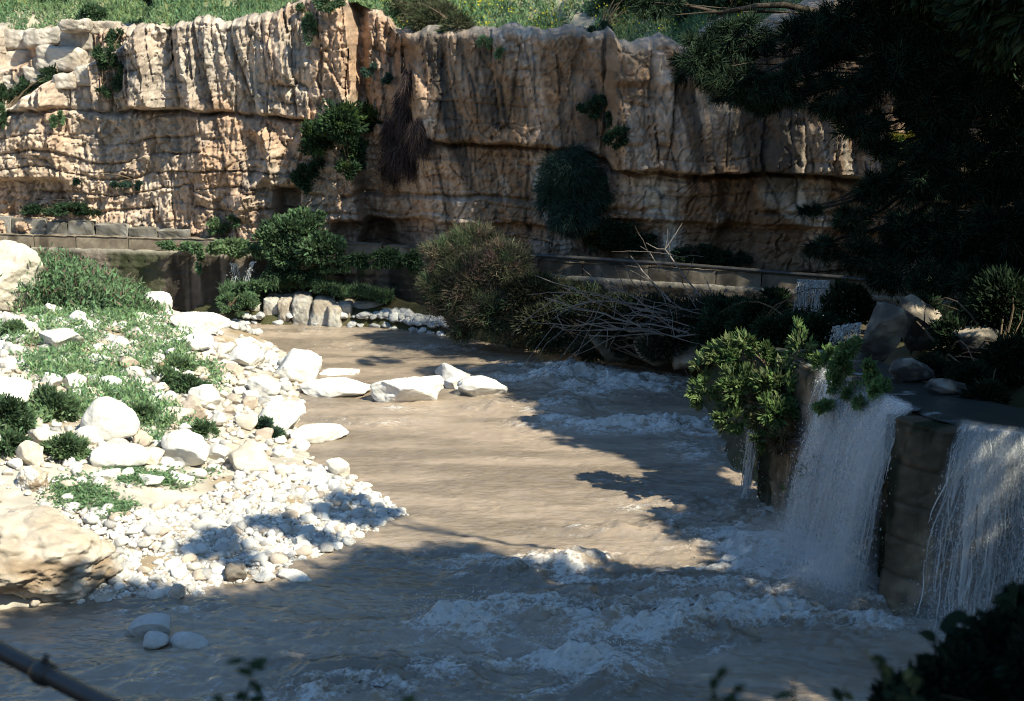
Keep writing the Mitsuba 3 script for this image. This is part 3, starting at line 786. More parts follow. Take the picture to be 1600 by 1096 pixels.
# ------------------------------------------------------------------ walls
def path_points(pts, step):
    pts = np.asarray(pts, float)
    seg = np.linalg.norm(np.diff(pts, axis=0), axis=1)
    s = np.concatenate([[0], np.cumsum(seg)])
    q = np.linspace(0, s[-1], max(2, int(s[-1] / step) + 1))
    p = np.stack([np.interp(q, s, pts[:, k]) for k in range(pts.shape[1])], 1)
    t = unit(np.gradient(p, axis=0))
    k = np.ones(9) / 9
    tp = np.vstack([np.repeat(t[:1], 4, 0), t, np.repeat(t[-1:], 4, 0)])
    t = unit(np.stack([np.convolve(tp[:, i], k, 'valid') for i in range(pts.shape[1])], 1))
    return p, t, q


def face_wall(pts, z0, z1, thick, step, out, colour, side):
    """A wall along pts: its face towards side (+1: to the right of the path), its top and its back in one mesh. out(s, z): relief of the face."""
    p, t, s = path_points(pts, step)
    n = np.stack([t[:, 1], -t[:, 0]], 1) * side
    zz = np.arange(z0, z1 + 1e-6, step)
    S, ZZ = np.meshgrid(s, zz, indexing='ij')
    o = out(S, ZZ)
    ed = 0.03 * np.clip((ZZ - z1 + 0.04) / 0.04, 0, 1) ** 2
    V = np.concatenate([p[:, None] + n[:, None] * (o - ed)[..., None], ZZ[..., None]], -1)
    zt = z1 + 0.02 * (n2(S * 6, ZZ * 0, 301) - 0.5)
    w = np.linspace(0.04, thick, 6)
    top = np.concatenate([p[:, None] - n[:, None] * w[None, :, None], zt[:, :1, None] + 0.015 * (n2(S[:, :1] * 5, w[None] * 9, 302) - 0.5)[..., None]], -1)
    back = np.concatenate([p[:, None] - n[:, None] * np.full((1, 2, 1), thick), np.broadcast_to(np.array([z1, z0])[None, :, None], (len(p), 2, 1))], -1)
    V = np.concatenate([V, top, back], 1)
    nv = V.shape[1]
    C = np.concatenate([colour(S, ZZ), np.repeat(colour(S[:, -1:], ZZ[:, -1:] * 0 + z1), 8, 1)], 1)
    f = grid_faces(V.shape[0], nv)
    m = V.reshape(-1, 3)
    ends = []
    for i in (0, V.shape[0] - 1):
        c = len(m) + len(ends)
        ring = i * nv + np.arange(nv)
        ends.append((V[i].mean(0), C[i].mean(0)))
        f = np.vstack([f, np.stack([ring, np.roll(ring, -1), np.full(nv, c)], 1)])
    m = np.vstack([m, [e[0] for e in ends]])
    return (m, f), np.clip(np.vstack([C.reshape(-1, 3), [e[1] for e in ends]]), 0.01, 0.8)


def course_relief(s, z, h=0.17, w=0.42, dep=0.025, seed=310):
    i = np.floor(z / h + 0.1 * (n2(s * 0.8, 0, seed) - 0.5))
    j = np.minimum(z / h - i, 1 - (z / h - i)) * h
    q = s / w + 0.5 * (i % 2) + 0.4 * (n2(i * 3.3, np.floor(s / w) * 1.7, seed + 1) - 0.5)
    k = np.minimum(q - np.floor(q), 1 - (q - np.floor(q))) * w
    blk = n2(np.floor(q) * 3.1 + 0.5, i * 5.3 + 0.5, seed + 2)
    d = -dep * np.exp(-(j / 0.018) ** 2) - dep * 0.8 * np.exp(-(k / 0.018) ** 2) + 0.03 * (blk - 0.5)
    return d + 0.05 * (f2(s * 2.2, z * 2.2, 4, seed + 3) - 0.5) + 0.02 * (f2(s * 12, z * 12, 2, seed + 4) - 0.5)


def wall_colour(dark, mid, pale_top, z1, seed=330):
    def fn(s, z):
        c = mixc(dark, mid, sstep(0.42, 0.62, f2(s * 0.9, z * 0.5, 4, seed)))
        c = mixc(c, (0.03, 0.027, 0.022), 0.85 * sstep(0.44, 0.56, f2(s * 4.2, z * 0.3, 4, seed + 1)))
        c = mixc(c, (0.05, 0.065, 0.03), 0.6 * sstep(0.55, 0.66, f2(s * 1.3, z * 1.3, 4, seed + 2)))
        c = mixc(c, pale_top, sstep(z1 - 0.10, z1 - 0.02, z) * 0.8)
        return c * (0.7 + 0.6 * f2(s * 11, z * 11, 2, seed + 3))[..., None]
    return fn


# the channel wall along the foot of the cliff, with a coping of long stones and a ledge below it
WALL = [(-30, 38.2), (-14, 35.4), (-6.1, 33.8), (-2.9, 33.05), (-1.2, 31.7), (0.0, 30.8), (3.0, 29.35), (6.4, 27.95), (8.5, 27.0), (12, 25.8)]
w = thing('channel_wall', 'long dark stained retaining wall below the cliff carrying a water channel', 'wall')
m, c = face_wall(WALL, -0.6, 1.5, 0.5, 0.06, course_relief, wall_colour((0.10, 0.085, 0.07), (0.19, 0.16, 0.13), (0.32, 0.29, 0.24), 1.5), +1)
obj('face', m, 'mat_rock', w, c, smooth=True)
pp, tt, ss = path_points(WALL, 0.05)
rng = np.random.default_rng(41)
s0 = 13.0
while s0 < 45.5:
    L = rng.uniform(0.9, 1.6)
    a = [np.interp(s0 + 0.012, ss, pp[:, k]) for k in (0, 1)]
    b = [np.interp(s0 + L - 0.012, ss, pp[:, k]) for k in (0, 1)]
    m, c = face_wall([a, b], 1.503, 1.80 + rng.uniform(-0.015, 0.015), 0.34, 0.05, lambda S, Zz: -0.06 + 0.03 * (f2(S * 3 + s0, Zz * 3, 3, 340) - 0.5),
                     lambda S, Zz: mixc((0.16, 0.13, 0.10), (0.26, 0.22, 0.17), f2(S * 2 + s0 * 3, Zz * 4, 4, 341)) * (1 - 0.45 * sstep(0.5, 0.65, f2(S * 3 + s0, Zz * 0.6, 3, 342)))[..., None] * (0.75 + 0.5 * n2(S * 14, Zz * 14, 343))[..., None], +1)
    obj('coping_stone', m, 'mat_plain', w, c, smooth=False)
    s0 += L
# the low upper wall of squared stones behind it at the far left
w = thing('upper_wall', 'low wall of grey squared stones on the ledge at the far left', 'wall')
rng = np.random.default_rng(42)
xa = -15.2
while xa < -8.7:
    L = rng.uniform(0.5, 1.1)
    h = np.interp(xa, [-15, -8.7], [0.46, 0.26]) * rng.uniform(0.82, 1.12)
    yb = np.interp(xa + L / 2, [-30, -14, -6.1], [38.2, 35.4, 33.6]) + 0.50
    b = trimesh.creation.box((L - 0.02, 0.32, h + 0.4))
    for _ in range(3):
        b = b.subdivide()
    v = np.array(b.vertices)
    e = np.abs(v) / (np.array([L - 0.02, 0.32, h + 0.4]) / 2)
    v *= (1 - 0.035 * (np.sort(e, 1)[:, 1:2] ** 8))
    v += (fbm(v * 4 + xa * 7, 3, 350)[:, None] - 0.5) * 0.10
    v[:, 1] += -0.28 * v[:, 0]
    c = mixc((0.26, 0.245, 0.22), (0.13, 0.12, 0.10), sstep(0.45, 0.65, fbm(v * 3 + xa, 4, 351))) * (0.75 + 0.5 * noise(v * 16, 352))[:, None]
    obj('stone_block', (v + [xa + L / 2, yb, 1.62 + (h + 0.4) / 2 - 0.4 + 0.15], np.array(b.faces)), 'mat_plain', w, c)
    xa += L
# water standing in the channel
ch = np.array(WALL)
V = np.concatenate([np.stack([ch[:, 0] + 0.1, ch[:, 1] + 0.4, np.full(len(ch), 1.62)], 1), np.stack([ch[:, 0] + 0.2, ch[:, 1] + 1.4, np.full(len(ch), 1.62)], 1)])
k = len(ch)
i = np.arange(k - 1)
obj('channel_water', (V, np.vstack([np.stack([i, i + 1, i + k + 1], 1), np.stack([i, i + k + 1, i + k], 1)])), 'mat_canal', color=np.tile((0.06, 0.055, 0.04), (2 * k, 1)), kind='structure', label='still water in the channel behind the wall')

# row of upright rock blocks at the water's edge under the wall
w = thing('rock_ledge', 'row of upright grey rock blocks at the water below the channel wall', 'rock')
rng = np.random.default_rng(43)
for j, (x0, x1, y0, y1) in enumerate([(396, 416, 470, 500), (414, 440, 464, 503), (438, 460, 466, 504), (456, 487, 464, 506), (484, 520, 465, 507), (517, 536, 468, 506), (534, 556, 466, 504), (553, 603, 463, 500), (600, 622, 472, 499), (618, 645, 478, 500)]):
    base = G((x0 + x1) / 2, y1)
    s = base[1] / F / CP
    zt = (y1 - y0) * s * rng.uniform(0.80, 1.05)
    m, c = bed_block(rng, ((x1 - x0) * s * 1.0, 1.0, zt + 0.3), (0.42, 0.395, 0.35), rot=rng.uniform(-0.08, 0.08))
    obj('block', (m[0] + [base[0], base[1] + 0.22 - 0.15 * (x0 > 500) + rng.uniform(-0.06, 0.08), zt / 2 - 0.15], m[1]), 'mat_rock', w, c, smooth=True)
# iron water pipe on the wall
pipe = np.array([P(790, 397, 30.55), P(850, 400, 30.3), P(950, 406, 29.9), P(1080, 415, 29.2), P(1180, 423, 28.6), P(1292, 432, 28.05), P(1400, 441, 27.4)])
pipe = path_points(pipe, 0.3)[0] - np.array([0, 0.02, 0])
v, f = tubes([pipe], [0.045], 10)
obj('water_pipe', (v, f), 'mat_pipe', color=np.tile((0.06, 0.055, 0.05), (len(v), 1)), smooth=True, label='dark iron pipe running along the top of the wall under the cliff', cat='pipe')

# ------------------------------------------------------------------ the weir at right
WEIR = [tuple(A), tuple(A * 0.62 + B * 0.38 + [-0.02, 0]), tuple(B), tuple(B * 0.45 + C3 * 0.55 + [-0.05, -0.1]), tuple(C3), (6.6, 12.6)]
ZW = 2.16
wp, wt, ws = path_points(WEIR, 0.03)
wn = np.stack([wt[:, 1], -wt[:, 0]], 1)
sB = ws[np.argmin(np.linalg.norm(wp - B, axis=1))]


def weir_out(s, z):
    d = 0.10 * (ZW - z) * 0.35 + 0.14 * (f2(s * 1.6, z * 1.6, 4, 360) - 0.5) + 0.05 * (f2(s * 8, z * 8, 3, 361) - 0.5)
    pier = bump(s, sB - 0.30, sB + 0.42, 0.06)
    d = d + 0.7 * course_relief(s, z, 0.42, 1.3, 0.03, 362)
    return d + pier * (0.30 + 0.05 * (n2(s * 4, z * 3, 362) - 0.5))


def weir_col(s, z):
    c = mixc((0.23, 0.17, 0.11), (0.095, 0.075, 0.052), sstep(0.4, 0.62, f2(s * 1.4, z * 0.7, 4, 365)))
    c = mixc(c, (0.025, 0.03, 0.018), 0.9 * sstep(0.46, 0.58, f2(s * 3.6, z * 0.8, 4, 366)))
    c = mixc(c, (0.03, 0.028, 0.022), 0.5 * sstep(-0.012, -0.035, course_relief(s, z, 0.42, 1.3, 0.03, 362)))
    return c * (0.65 + 0.7 * f2(s * 13, z * 13, 2, 367))[..., None]


w = thing('weir', 'dark wet concrete weir wall at right with water pouring over it', 'weir')
m, c = face_wall(WEIR, -0.6, ZW, 0.45, 0.03, weir_out, weir_col, +1)
obj('wall', m, 'mat_rock', w, c, smooth=True)
# the canal that feeds it
back = [G(1285, 548, 2.2)[:2], G(1335, 545, 2.2)[:2] , G(1390, 572, 2.2)[:2], G(1460, 604, 2.2)[:2], G(1530, 622, 2.2)[:2], np.array([6.3, 14.6]), np.array([8.2, 13.0])]
bp, _, bs = path_points(back, 0.05)
u = np.linspace(0, 1, 170)
front = np.stack([np.interp(u, np.linspace(0, 1, len(wp)), wp[:, k] - wn[:, k] * 0.0) for k in (0, 1)], 1)
rear = np.stack([np.interp(u, np.linspace(0, 1, len(bp)), bp[:, k]) for k in (0, 1)], 1)
vv = np.linspace(0.03, 1, 46)
Q = front[:, None] * (1 - vv)[None, :, None] + rear[:, None] * vv[None, :, None]
qz = ZW + 0.035 + 0.03 * (f2(Q[..., 0] * 5, Q[..., 1] * 3, 4, 370) - 0.5) - 0.03 * sstep(0.2, 0.0, vv)[None]
fo = sstep(0.66, 0.82, f2(Q[..., 0] * 3, Q[..., 1] * 5, 4, 371) + 0.25 * np.exp(-((Q[..., 0] - G(1330, 545, 2.2)[0]) ** 2 + (Q[..., 1] - G(1330, 545, 2.2)[1]) ** 2) / 0.25))
obj('canal', (np.concatenate([Q, qz[..., None]], -1).reshape(-1, 3), grid_faces(*qz.shape)), 'mat_canal', color=mixc((0.045, 0.046, 0.04), (0.40, 0.40, 0.39), fo).reshape(-1, 3), smooth=True, kind='structure', label='narrow canal running behind the crest of the weir')


# ------------------------------------------------------------------ falling water: strands that leave the crest, fall in an arc and break up
def fall(name, label, crest, out, z0, z1, n, v0=(0.6, 1.3), width=(0.002, 0.006), seed=1, drops=0, spray=0, wob=0.03, spread=0.12, tone=(0.60, 0.61, 0.60), sheet=True, jets=7.0, top=0.35, mist=0.0, thin=None):
    rng = np.random.default_rng(seed)
    t = thing(name, label, 'waterfall')
    crest, out = np.asarray(crest, float), np.asarray(out, float)
    uu = np.linspace(0, 1, len(crest))
    tf = math.sqrt(2 * max(z0 - z1, 0.1) / 9.81)
    along = unit(crest[-1] - crest[0])

    def at(q):
        return np.stack([np.interp(q, uu, crest[:, k]) for k in (0, 1)], -1), unit(np.stack([np.interp(q, uu, out[:, k]) for k in (0, 1)], -1))

    def dens(q):
        q = np.asarray(q, float)
        return (1.0 if thin is None else 0.10 + 0.90 * sstep(thin - 0.08, thin + 0.10, q)) * np.clip(0.04 + 1.7 * ridge(n2(np.asarray(q) * jets + seed, 0.5, 380)) ** 2 * (0.4 + n2(np.asarray(q) * jets * 0.35 + seed, 1.5, 381)), 0, 1)

    def speed(q):
        return v0[0] + (v0[1] - v0[0]) * (0.25 + 0.75 * dens(q)) * (0.8 + 0.4 * n2(q * 30, seed, 382))

    def pick(k):
        q = rng.uniform(0, 1, k * 8)
        return q[rng.uniform(0, 1, k * 8) < dens(q)][:k]

    def pos(q, tm, sd):
        p0, o = at(q)
        p = p0 + o * (speed(q) * tm)[..., None] + along * (sd * tm)[..., None]
        return np.concatenate([p, (z0 + 0.03 - 4.9 * tm ** 2)[..., None]], -1)
    # broken strands, most of them short and near the crest
    paths, radii = [], []
    for q in pick(n):
        ta = tf * (0 if rng.uniform() < top else rng.uniform(0, 0.85))
        tb = min(tf, ta + tf * rng.uniform(0.10, 0.30))
        k = 6
        tm = np.linspace(ta, tb, k)
        h = pos(np.full(k, q), tm, np.full(k, rng.normal() * spread))
        w = np.cumsum(rng.normal(size=(k, 2)), 0) * wob * 0.5 * (0.2 + tm / tf)[:, None]
        h[:, :2] += along * w[:, :1]
        h[:, 2] += w[:, 1]
        paths.append(h)
        radii.append(np.maximum(rng.uniform(*width) * (0.25 + np.sin(np.linspace(0.15, 3.0, k))), 0.0015))
    v, f = tubes(paths, radii, 3)
    c = np.repeat(np.asarray(tone)[None] * rng.uniform(0.55, 1.1, (len(paths), 1)), len(v) // len(paths), 0)
    obj('strands', (v, f), 'mat_fall', t, c, smooth=True, kind='stuff')
    if sheet:      # the smooth tongue of water that bends over the crest and tears open as it falls
        nq = max(60, int(np.linalg.norm(crest[-1] - crest[0]) / 0.007))
        q = np.linspace(0, 1, nq)
        p0, o = at(q)
        length = tf * np.clip(0.25 + 0.55 * dens(q) + 0.5 * (n2(q * 60, seed, 385) - 0.5), 0.12, 0.92)
        tm = np.linspace(0, 1, 40)[None] * length[:, None]
        Q2 = q[:, None] * np.ones_like(tm)
        L = np.linalg.norm(crest[-1] - crest[0])
        rel = 0.09 * (f2(Q2 * L * 9 + 0.6 * tm, tm * 3.5, 4, 386) - 0.5) * (0.15 + 2 * tm / tf)
        vx = speed(q)[:, None] * 0.72
        V = np.concatenate([p0[:, None] + o[:, None] * (vx * tm - 0.10 * (tm == 0) + rel)[..., None], (z0 + 0.02 - 4.9 * tm ** 2)[..., None]], -1)
        cc = mixc((0.12, 0.125, 0.12), tone, sstep(0.40, 0.66, f2(Q2 * L * 14, tm * 2.5, 4, 387) + 0.12 * tm / tf) * sstep(0.0, 0.3, tm / tf))
        obj('tongue', (V.reshape(-1, 3), grid_faces(*tm.shape)), 'mat_fall', t, cc.reshape(-1, 3), smooth=True)
    tet = np.array([[1, 1, 1], [1, -1, -1], [-1, 1, -1], [-1, -1, 1]]) * 0.6

    def dots(name, p, s0, s1, stretch):
        k = len(p)
        sz = (s0 + (s1 - s0) * rng.uniform(0, 1, (k, 1, 1)) ** 2) * np.array([1, 1, stretch])
        v = (p[:, None] + tet[None] * sz).reshape(-1, 3)
        f = (np.array([[0, 1, 2], [0, 3, 1], [0, 2, 3], [1, 3, 2]])[None] + np.arange(k)[:, None, None] * 4).reshape(-1, 3)
        obj(name, (v, f), 'mat_plain', t, np.repeat(np.asarray(tone)[None] * rng.uniform(0.75, 1.15, (k, 1)), 4, 0), kind='stuff')
    if drops:      # the water torn into drops
        q = pick(drops)
        tm = tf * rng.uniform(0.10, 1.0, len(q)) ** 0.75
        p = pos(q, tm, rng.normal(size=len(q)) * spread)
        o = at(q)[1]
        p[:, :2] += o * (rng.normal(size=len(q)) * 0.10 * tm / tf)[:, None] + along * (rng.normal(size=len(q)) * 0.05 * tm / tf)[:, None]
        dots('drops', p, 0.0025, 0.009, 2.6)
    if spray:
        q = pick(spray)
        p0, o = at(q)
        r = np.abs(rng.normal(size=len(q)))
        p = np.concatenate([p0 + o * (speed(q) * tf + rng.normal(size=len(q)) * 0.28)[:, None] + along * (rng.normal(size=len(q)) * 0.12)[:, None], (z1 + r ** 1.4 * 0.22)[:, None]], 1)
        dots('spray', p, 0.003, 0.011, 1.0)
    if mist:       # the air full of fine water: one soft volume, thick where most of it falls
        k = 600000
        q = pick(k)
        tm = tf * rng.uniform(0.05, 1.0, len(q))
        p = pos(q, tm, rng.normal(size=len(q)) * spread)
        o = at(q)[1]
        jig = (rng.normal(size=len(q)) * 0.07 * tm / tf)
        p[:, :2] += o * jig[:, None]
        q2 = pick(k // 4)
        p0, o2 = at(q2)
        p2 = np.concatenate([p0 + o2 * (speed(q2) * tf + rng.normal(size=len(q2)) * 0.35)[:, None] + along * (rng.normal(size=len(q2)) * 0.2)[:, None], (z1 + np.abs(rng.normal(size=len(q2))) * 0.28)[:, None]], 1)
        p = np.vstack([p, p2])
        lo_, hi_ = np.quantile(p, 0.002, axis=0) - 0.1, np.quantile(p, 0.998, axis=0) + 0.1
        dims = np.maximum(8, ((hi_ - lo_) / np.array([0.016, 0.02, 0.03])).astype(int))
        den = np.histogramdd(p, dims, [(a, b) for a, b in zip(lo_, hi_)])[0]
        den = gaussian_filter(den, (0.8, 0.8, 2.2))
        den[[0, -1]] = 0; den[:, [0, -1]] = 0; den[:, :, [0, -1]] = 0
        den = np.minimum(den / np.quantile(den[den > 0.02], 0.97), 1.0).astype(np.float32)
        box = T().translate(((lo_ + hi_) / 2).tolist()).scale(((hi_ - lo_) / 2).tolist())
        unit_box = T().translate(lo_.tolist()).scale((hi_ - lo_).tolist())
        kk = key_for('mist', t)
        scene[kk] = {'type': 'cube', 'to_world': box, 'bsdf': {'type': 'null'},
                     'interior': {'type': 'heterogeneous', 'albedo': {'type': 'rgb', 'value': [0.97, 0.975, 0.98]}, 'scale': mist,
                                  'sigma_t': {'type': 'gridvolume', 'grid': mi.VolumeGrid(np.ascontiguousarray(den.transpose(2, 1, 0))[..., None]), 'to_world': unit_box, 'filter_type': 'trilinear'}}}
        labels[kk] = {'kind': 'stuff'}
    return t


def weir_part(a, b):
    m = (ws >= a) & (ws <= b)
    o = weir_out(ws[m], np.full(m.sum(), ZW))
    return wp[m] + wn[m] * np.minimum(o, 0.05)[:, None], wn[m]


LEN = sB
c_, o_ = weir_part(0.40 * LEN, LEN - 0.30)
fall('waterfall', 'broad white fall tumbling over the weir beside the leafy bush', c_, o_, ZW + 0.02, 0.0, 800, (0.30, 1.25), (0.002, 0.006), 11, drops=20000, spray=9000, jets=14, spread=0.30, mist=5.0, thin=0.22)
c_, o_ = weir_part(LEN + 0.45, LEN + 2.6)
fall('waterfall', 'veil of water strands falling over the weir at the right edge', c_, o_, ZW + 0.02, 0.0, 800, (0.30, 0.95), (0.002, 0.007), 12, drops=14000, spray=2500, wob=0.05, mist=3.4, jets=14)
c_, o_ = weir_part(0.0, 0.14)
fall('waterfall', 'thin trickle falling at the far end of the weir under the bush', c_ - [0.06, 0], o_, 1.5, 0.0, 160, (0.2, 0.4), (0.004, 0.010), 13, drops=1500, spray=300, sheet=False)
c_ = np.array([P(1246, 434, 27.95)[:2], P(1296, 438, 27.75)[:2]]) - [0, 0.05]
fall('waterfall', 'small ribbed fall spilling from the channel wall at right', c_, [(-0.3, -0.95)] * 2, 1.74, 0.95, 260, (0.2, 0.45), (0.006, 0.014), 14, drops=1500, wob=0.01, jets=16)
c_ = np.array([P(361, 398, 33.5)[:2], P(373, 398, 33.5)[:2]]) - [0, 0.1]
fall('waterfall', 'thin leak falling from the mossy wall, left one of two', c_, [(-0.2, -0.95)] * 2, 1.3, 0.3, 40, (0.1, 0.2), (0.004, 0.010), 15, drops=200, sheet=False)
c_ = np.array([P(396, 398, 33.4)[:2], P(402, 398, 33.3)[:2]]) - [0, 0.1]
fall('waterfall', 'slanting leak falling from the mossy wall, right one of two', c_, [(-0.9, -0.4)] * 2, 1.35, 0.25, 60, (0.4, 0.7), (0.004, 0.010), 16, drops=250, sheet=False)
# water that tumbles over stones into the canal
c_ = np.array([G(1300, 528, 2.3)[:2], G(1345, 522, 2.3)[:2]])
fall('cascade', 'little white cascade running into the canal behind the bush', c_, [(-0.3, -0.9)] * 2, 2.42, 2.2, 160, (0.4, 1.0), (0.006, 0.014), 17, drops=500, spray=150, sheet=False)

# spray thrown up by the standing waves of the river
rng = np.random.default_rng(44)
V = []
for px, py, rx, n in ((735, 968, 0.35, 900), (1100, 985, 0.35, 500), (905, 1030, 0.25, 400), (1190, 950, 0.4, 400), (900, 585, 0.5, 350), (1380, 985, 0.3, 300), (850, 968, 0.4, 400), (1220, 868, 0.5, 600)):
    c0 = G(px, py)
    V.append(np.stack([c0[0] + rng.normal(size=n) * rx, c0[1] + rng.normal(size=n) * 0.16, 0.08 + np.abs(rng.normal(size=n)) * 0.09], 1))
V = np.vstack(V)
tet = np.array([[1, 1, 1], [1, -1, -1], [-1, 1, -1], [-1, -1, 1]]) * 0.6
v = (V[:, None] + tet[None] * rng.uniform(0.003, 0.011, (len(V), 1, 1))).reshape(-1, 3)
f = (np.array([[0, 1, 2], [0, 3, 1], [0, 2, 3], [1, 3, 2]])[None] + np.arange(len(V))[:, None, None] * 4).reshape(-1, 3)
obj('spray', (v, f), 'mat_plain', color=np.tile((0.62, 0.61, 0.58), (len(v), 1)), kind='stuff', label='drops of white water thrown up by the rapids')

# rocks of the right bank above the canal
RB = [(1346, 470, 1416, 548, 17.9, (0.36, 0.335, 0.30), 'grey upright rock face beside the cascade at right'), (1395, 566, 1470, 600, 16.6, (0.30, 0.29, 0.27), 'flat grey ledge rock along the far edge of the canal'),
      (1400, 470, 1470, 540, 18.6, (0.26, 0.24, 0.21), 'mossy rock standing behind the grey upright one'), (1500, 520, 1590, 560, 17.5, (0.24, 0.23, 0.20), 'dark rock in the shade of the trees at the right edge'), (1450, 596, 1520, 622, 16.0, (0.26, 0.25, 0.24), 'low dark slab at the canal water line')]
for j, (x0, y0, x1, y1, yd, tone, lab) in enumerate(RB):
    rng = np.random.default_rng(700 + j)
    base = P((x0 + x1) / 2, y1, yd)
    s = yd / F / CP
    (v, f), c = boulder_mesh(rng, ((x1 - x0) * s, (x1 - x0) * s * 0.7, (y1 - y0) * s * 1.3), 3, 13, 0.10, tone=np.array(tone) * 0.26, stain=0.9, rot=0.0, sharp=0.6)  # tones cut so the rock colour itself carries the shade of the bank
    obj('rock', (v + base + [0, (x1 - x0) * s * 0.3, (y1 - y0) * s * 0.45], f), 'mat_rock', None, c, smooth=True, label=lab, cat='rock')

# ------------------------------------------------------------------ plants
DG, MG, LG, BG, PG, DRY = (0.034, 0.062, 0.034), (0.095, 0.155, 0.080), (0.15, 0.22, 0.11), (0.038, 0.070, 0.056), (0.20, 0.15, 0.12), (0.13, 0.095, 0.085)


def blob(px, py, y, r, ry=None, rd=None):
    c = P(px, py, y)
    s = y / F / CP
    return (c[0], c[1], c[2], r * s, (rd or r) * s, (ry or r) * s)


def blades(rng, pos, h, width, tint, lean=0.45, var=0.4):
    n = len(pos)
    ax = np.stack([rng.normal(size=n) * lean, rng.normal(size=n) * lean, np.ones(n)], 1)
    return leaves(rng, pos, ax, h, width, tint, var, single=True)


# shrubs on the cliff: key name, label, [(px, py, radius x, radius z)], how far off the rock
def cliff_bush(name, label, spots, tint, n, off=0.15, cat='shrub', **kw):
    bl, bases = [], []
    for px, py, rx, rz in spots:
        q = on_cliff(px, py)
        s = q[1] / F / CP
        bl.append((q[0], q[1] - off - rx * s * 0.35, q[2], rx * s, max(0.15, rx * s * 0.7), rz * s, rx * rz / 700.0))
        bases.append([q[0], q[1] + 0.1, q[2]])
    return bush(name, label, cat, bases, bl, tint, n, **kw)


cliff_bush('cliff_shrub', 'dark green leafy shrub hanging in the bay of the cliff, spreading to the left', [(495, 215, 26, 26), (535, 190, 40, 28), (580, 190, 26, 28), (555, 235, 22, 30), (545, 265, 16, 16)], DG, 9000, seed=21, leaf=(0.12, 0.06), tint2=(0.06, 0.10, 0.03))
cliff_bush('cliff_shrub', 'small dark shrub on the cliff just above the cave', [(480, 278, 17, 20), (497, 262, 10, 12)], DG, 2200, seed=22, leaf=(0.11, 0.05))
cliff_bush('hanging_grass', 'purple brown curtain of dry grass hanging down the cliff bay', [(640, 125, 10, 26), (632, 165, 18, 34), (620, 215, 24, 40), (655, 200, 14, 40), (640, 240, 30, 26), (612, 250, 14, 30)], (0.085, 0.062, 0.058), 8000, seed=23, leaf=(0.45, 0.016), single=True, up=0, droop=1.7, out=0.2, stems=14, cat='grass', var=0.5)
cliff_bush('cliff_shrub', 'great round blue green shrub hanging at the middle of the cliff', [(890, 262, 48, 36), (870, 300, 38, 40), (912, 300, 42, 45), (895, 335, 40, 30)], (0.050, 0.085, 0.065), 30000, seed=24, leaf=(0.17, 0.016), single=True, up=0, droop=0.5, out=0.7, off=0.3, stems=40, per=70, lump=0.26, var=0.5)
cliff_bush('cliff_shrub', 'dark tuft growing on the bright ledge right of the streaked wall', [(920, 172, 18, 12), (935, 160, 12, 10)], DG, 1500, seed=25)
cliff_bush('cliff_shrub', 'dark shrub in the crack above the great round one', [(962, 212, 18, 16), (950, 190, 10, 14)], DG, 1700, seed=26)
cliff_bush('cliff_shrub', 'little dark tuft high in the shaded bay, left one of two', [(578, 110, 11, 11)], BG, 700, seed=27)
cliff_bush('cliff_shrub', 'little dark tuft high in the shaded bay, right one of two', [(610, 125, 10, 11)], BG, 700, seed=28)
cliff_bush('cliff_shrub', 'grey green shrub overhanging the cliff top above the middle bay', [(680, 30, 42, 26), (715, 45, 22, 22), (650, 12, 35, 18)], (0.075, 0.095, 0.05), 8000, seed=29, leaf=(0.18, 0.02), droop=0.2, tint2=(0.14, 0.13, 0.08))
cliff_bush('cliff_shrub', 'yellowish tuft hanging just below the cliff top in the sun', [(755, 68, 12, 9), (780, 82, 10, 9)], LG, 800, seed=30)
cliff_bush('cliff_shrub', 'dark olive shrub at the top of the gully left of the buttress', [(185, 60, 16, 14), (170, 90, 18, 18), (185, 115, 10, 25), (160, 145, 14, 10)], DG, 3800, seed=31, tint2=MG)
cliff_bush('cliff_shrub', 'dark shrub filling the grassy ledge at the left edge of the cliff', [(20, 155, 32, 24), (55, 140, 30, 20), (85, 120, 24, 16), (5, 180, 14, 16)], DG, 7000, seed=32, leaf=(0.13, 0.04), tint2=MG)
cliff_bush('cliff_shrub', 'bright tuft on the sunlit face below the grassy ledge', [(88, 190, 10, 11), (102, 184, 6, 8)], MG, 700, seed=33)
cliff_bush('cliff_shrub', 'green tuft growing in a flute of the big buttress', [(485, 45, 14, 22), (475, 15, 9, 8)], MG, 1400, seed=34)
cliff_bush('cliff_shrub', 'green shrub at the top edge of the buttress on the right', [(515, 8, 22, 12)], MG, 1500, seed=35)
cliff_bush('cliff_shrub', 'dark shrub at the cliff top right of the white ledge', [(960, 20, 35, 25), (985, 5, 40, 20), (940, 45, 18, 12)], DG, 6000, seed=36)
cliff_bush('cliff_shrub', 'spiky tuft on the grey rock ledge at upper right', [(1075, 30, 20, 22), (1060, 20, 10, 14)], BG, 1600, seed=37, leaf=(0.35, 0.015), single=True, out=1.0, up=0.6)
cliff_bush('cliff_shrub', 'drooping dark plant over the right hand cliff edge', [(1105, 85, 32, 45), (1130, 60, 25, 25)], DG, 5000, seed=38, leaf=(0.16, 0.02), droop=0.7)
cliff_bush('cliff_shrub', 'dark shrub growing at the foot of the right hand cliff', [(965, 365, 42, 28), (1000, 380, 25, 18), (930, 380, 20, 15)], DG, 6000, seed=39)
cliff_bush('cliff_shrub', 'low dark shrub on the channel ledge near the right hand cliff foot', [(1090, 395, 40, 14), (1140, 402, 25, 10)], DG, 3500, seed=40)
cliff_bush('cliff_shrub', 'yellow flowering shrub on the shaded cliff among the dark branches', [(1405, 225, 22, 18), (1380, 235, 14, 14), (1430, 215, 14, 10)], (0.06, 0.10, 0.03), 2200, seed=41, tint2=(0.28, 0.24, 0.03))
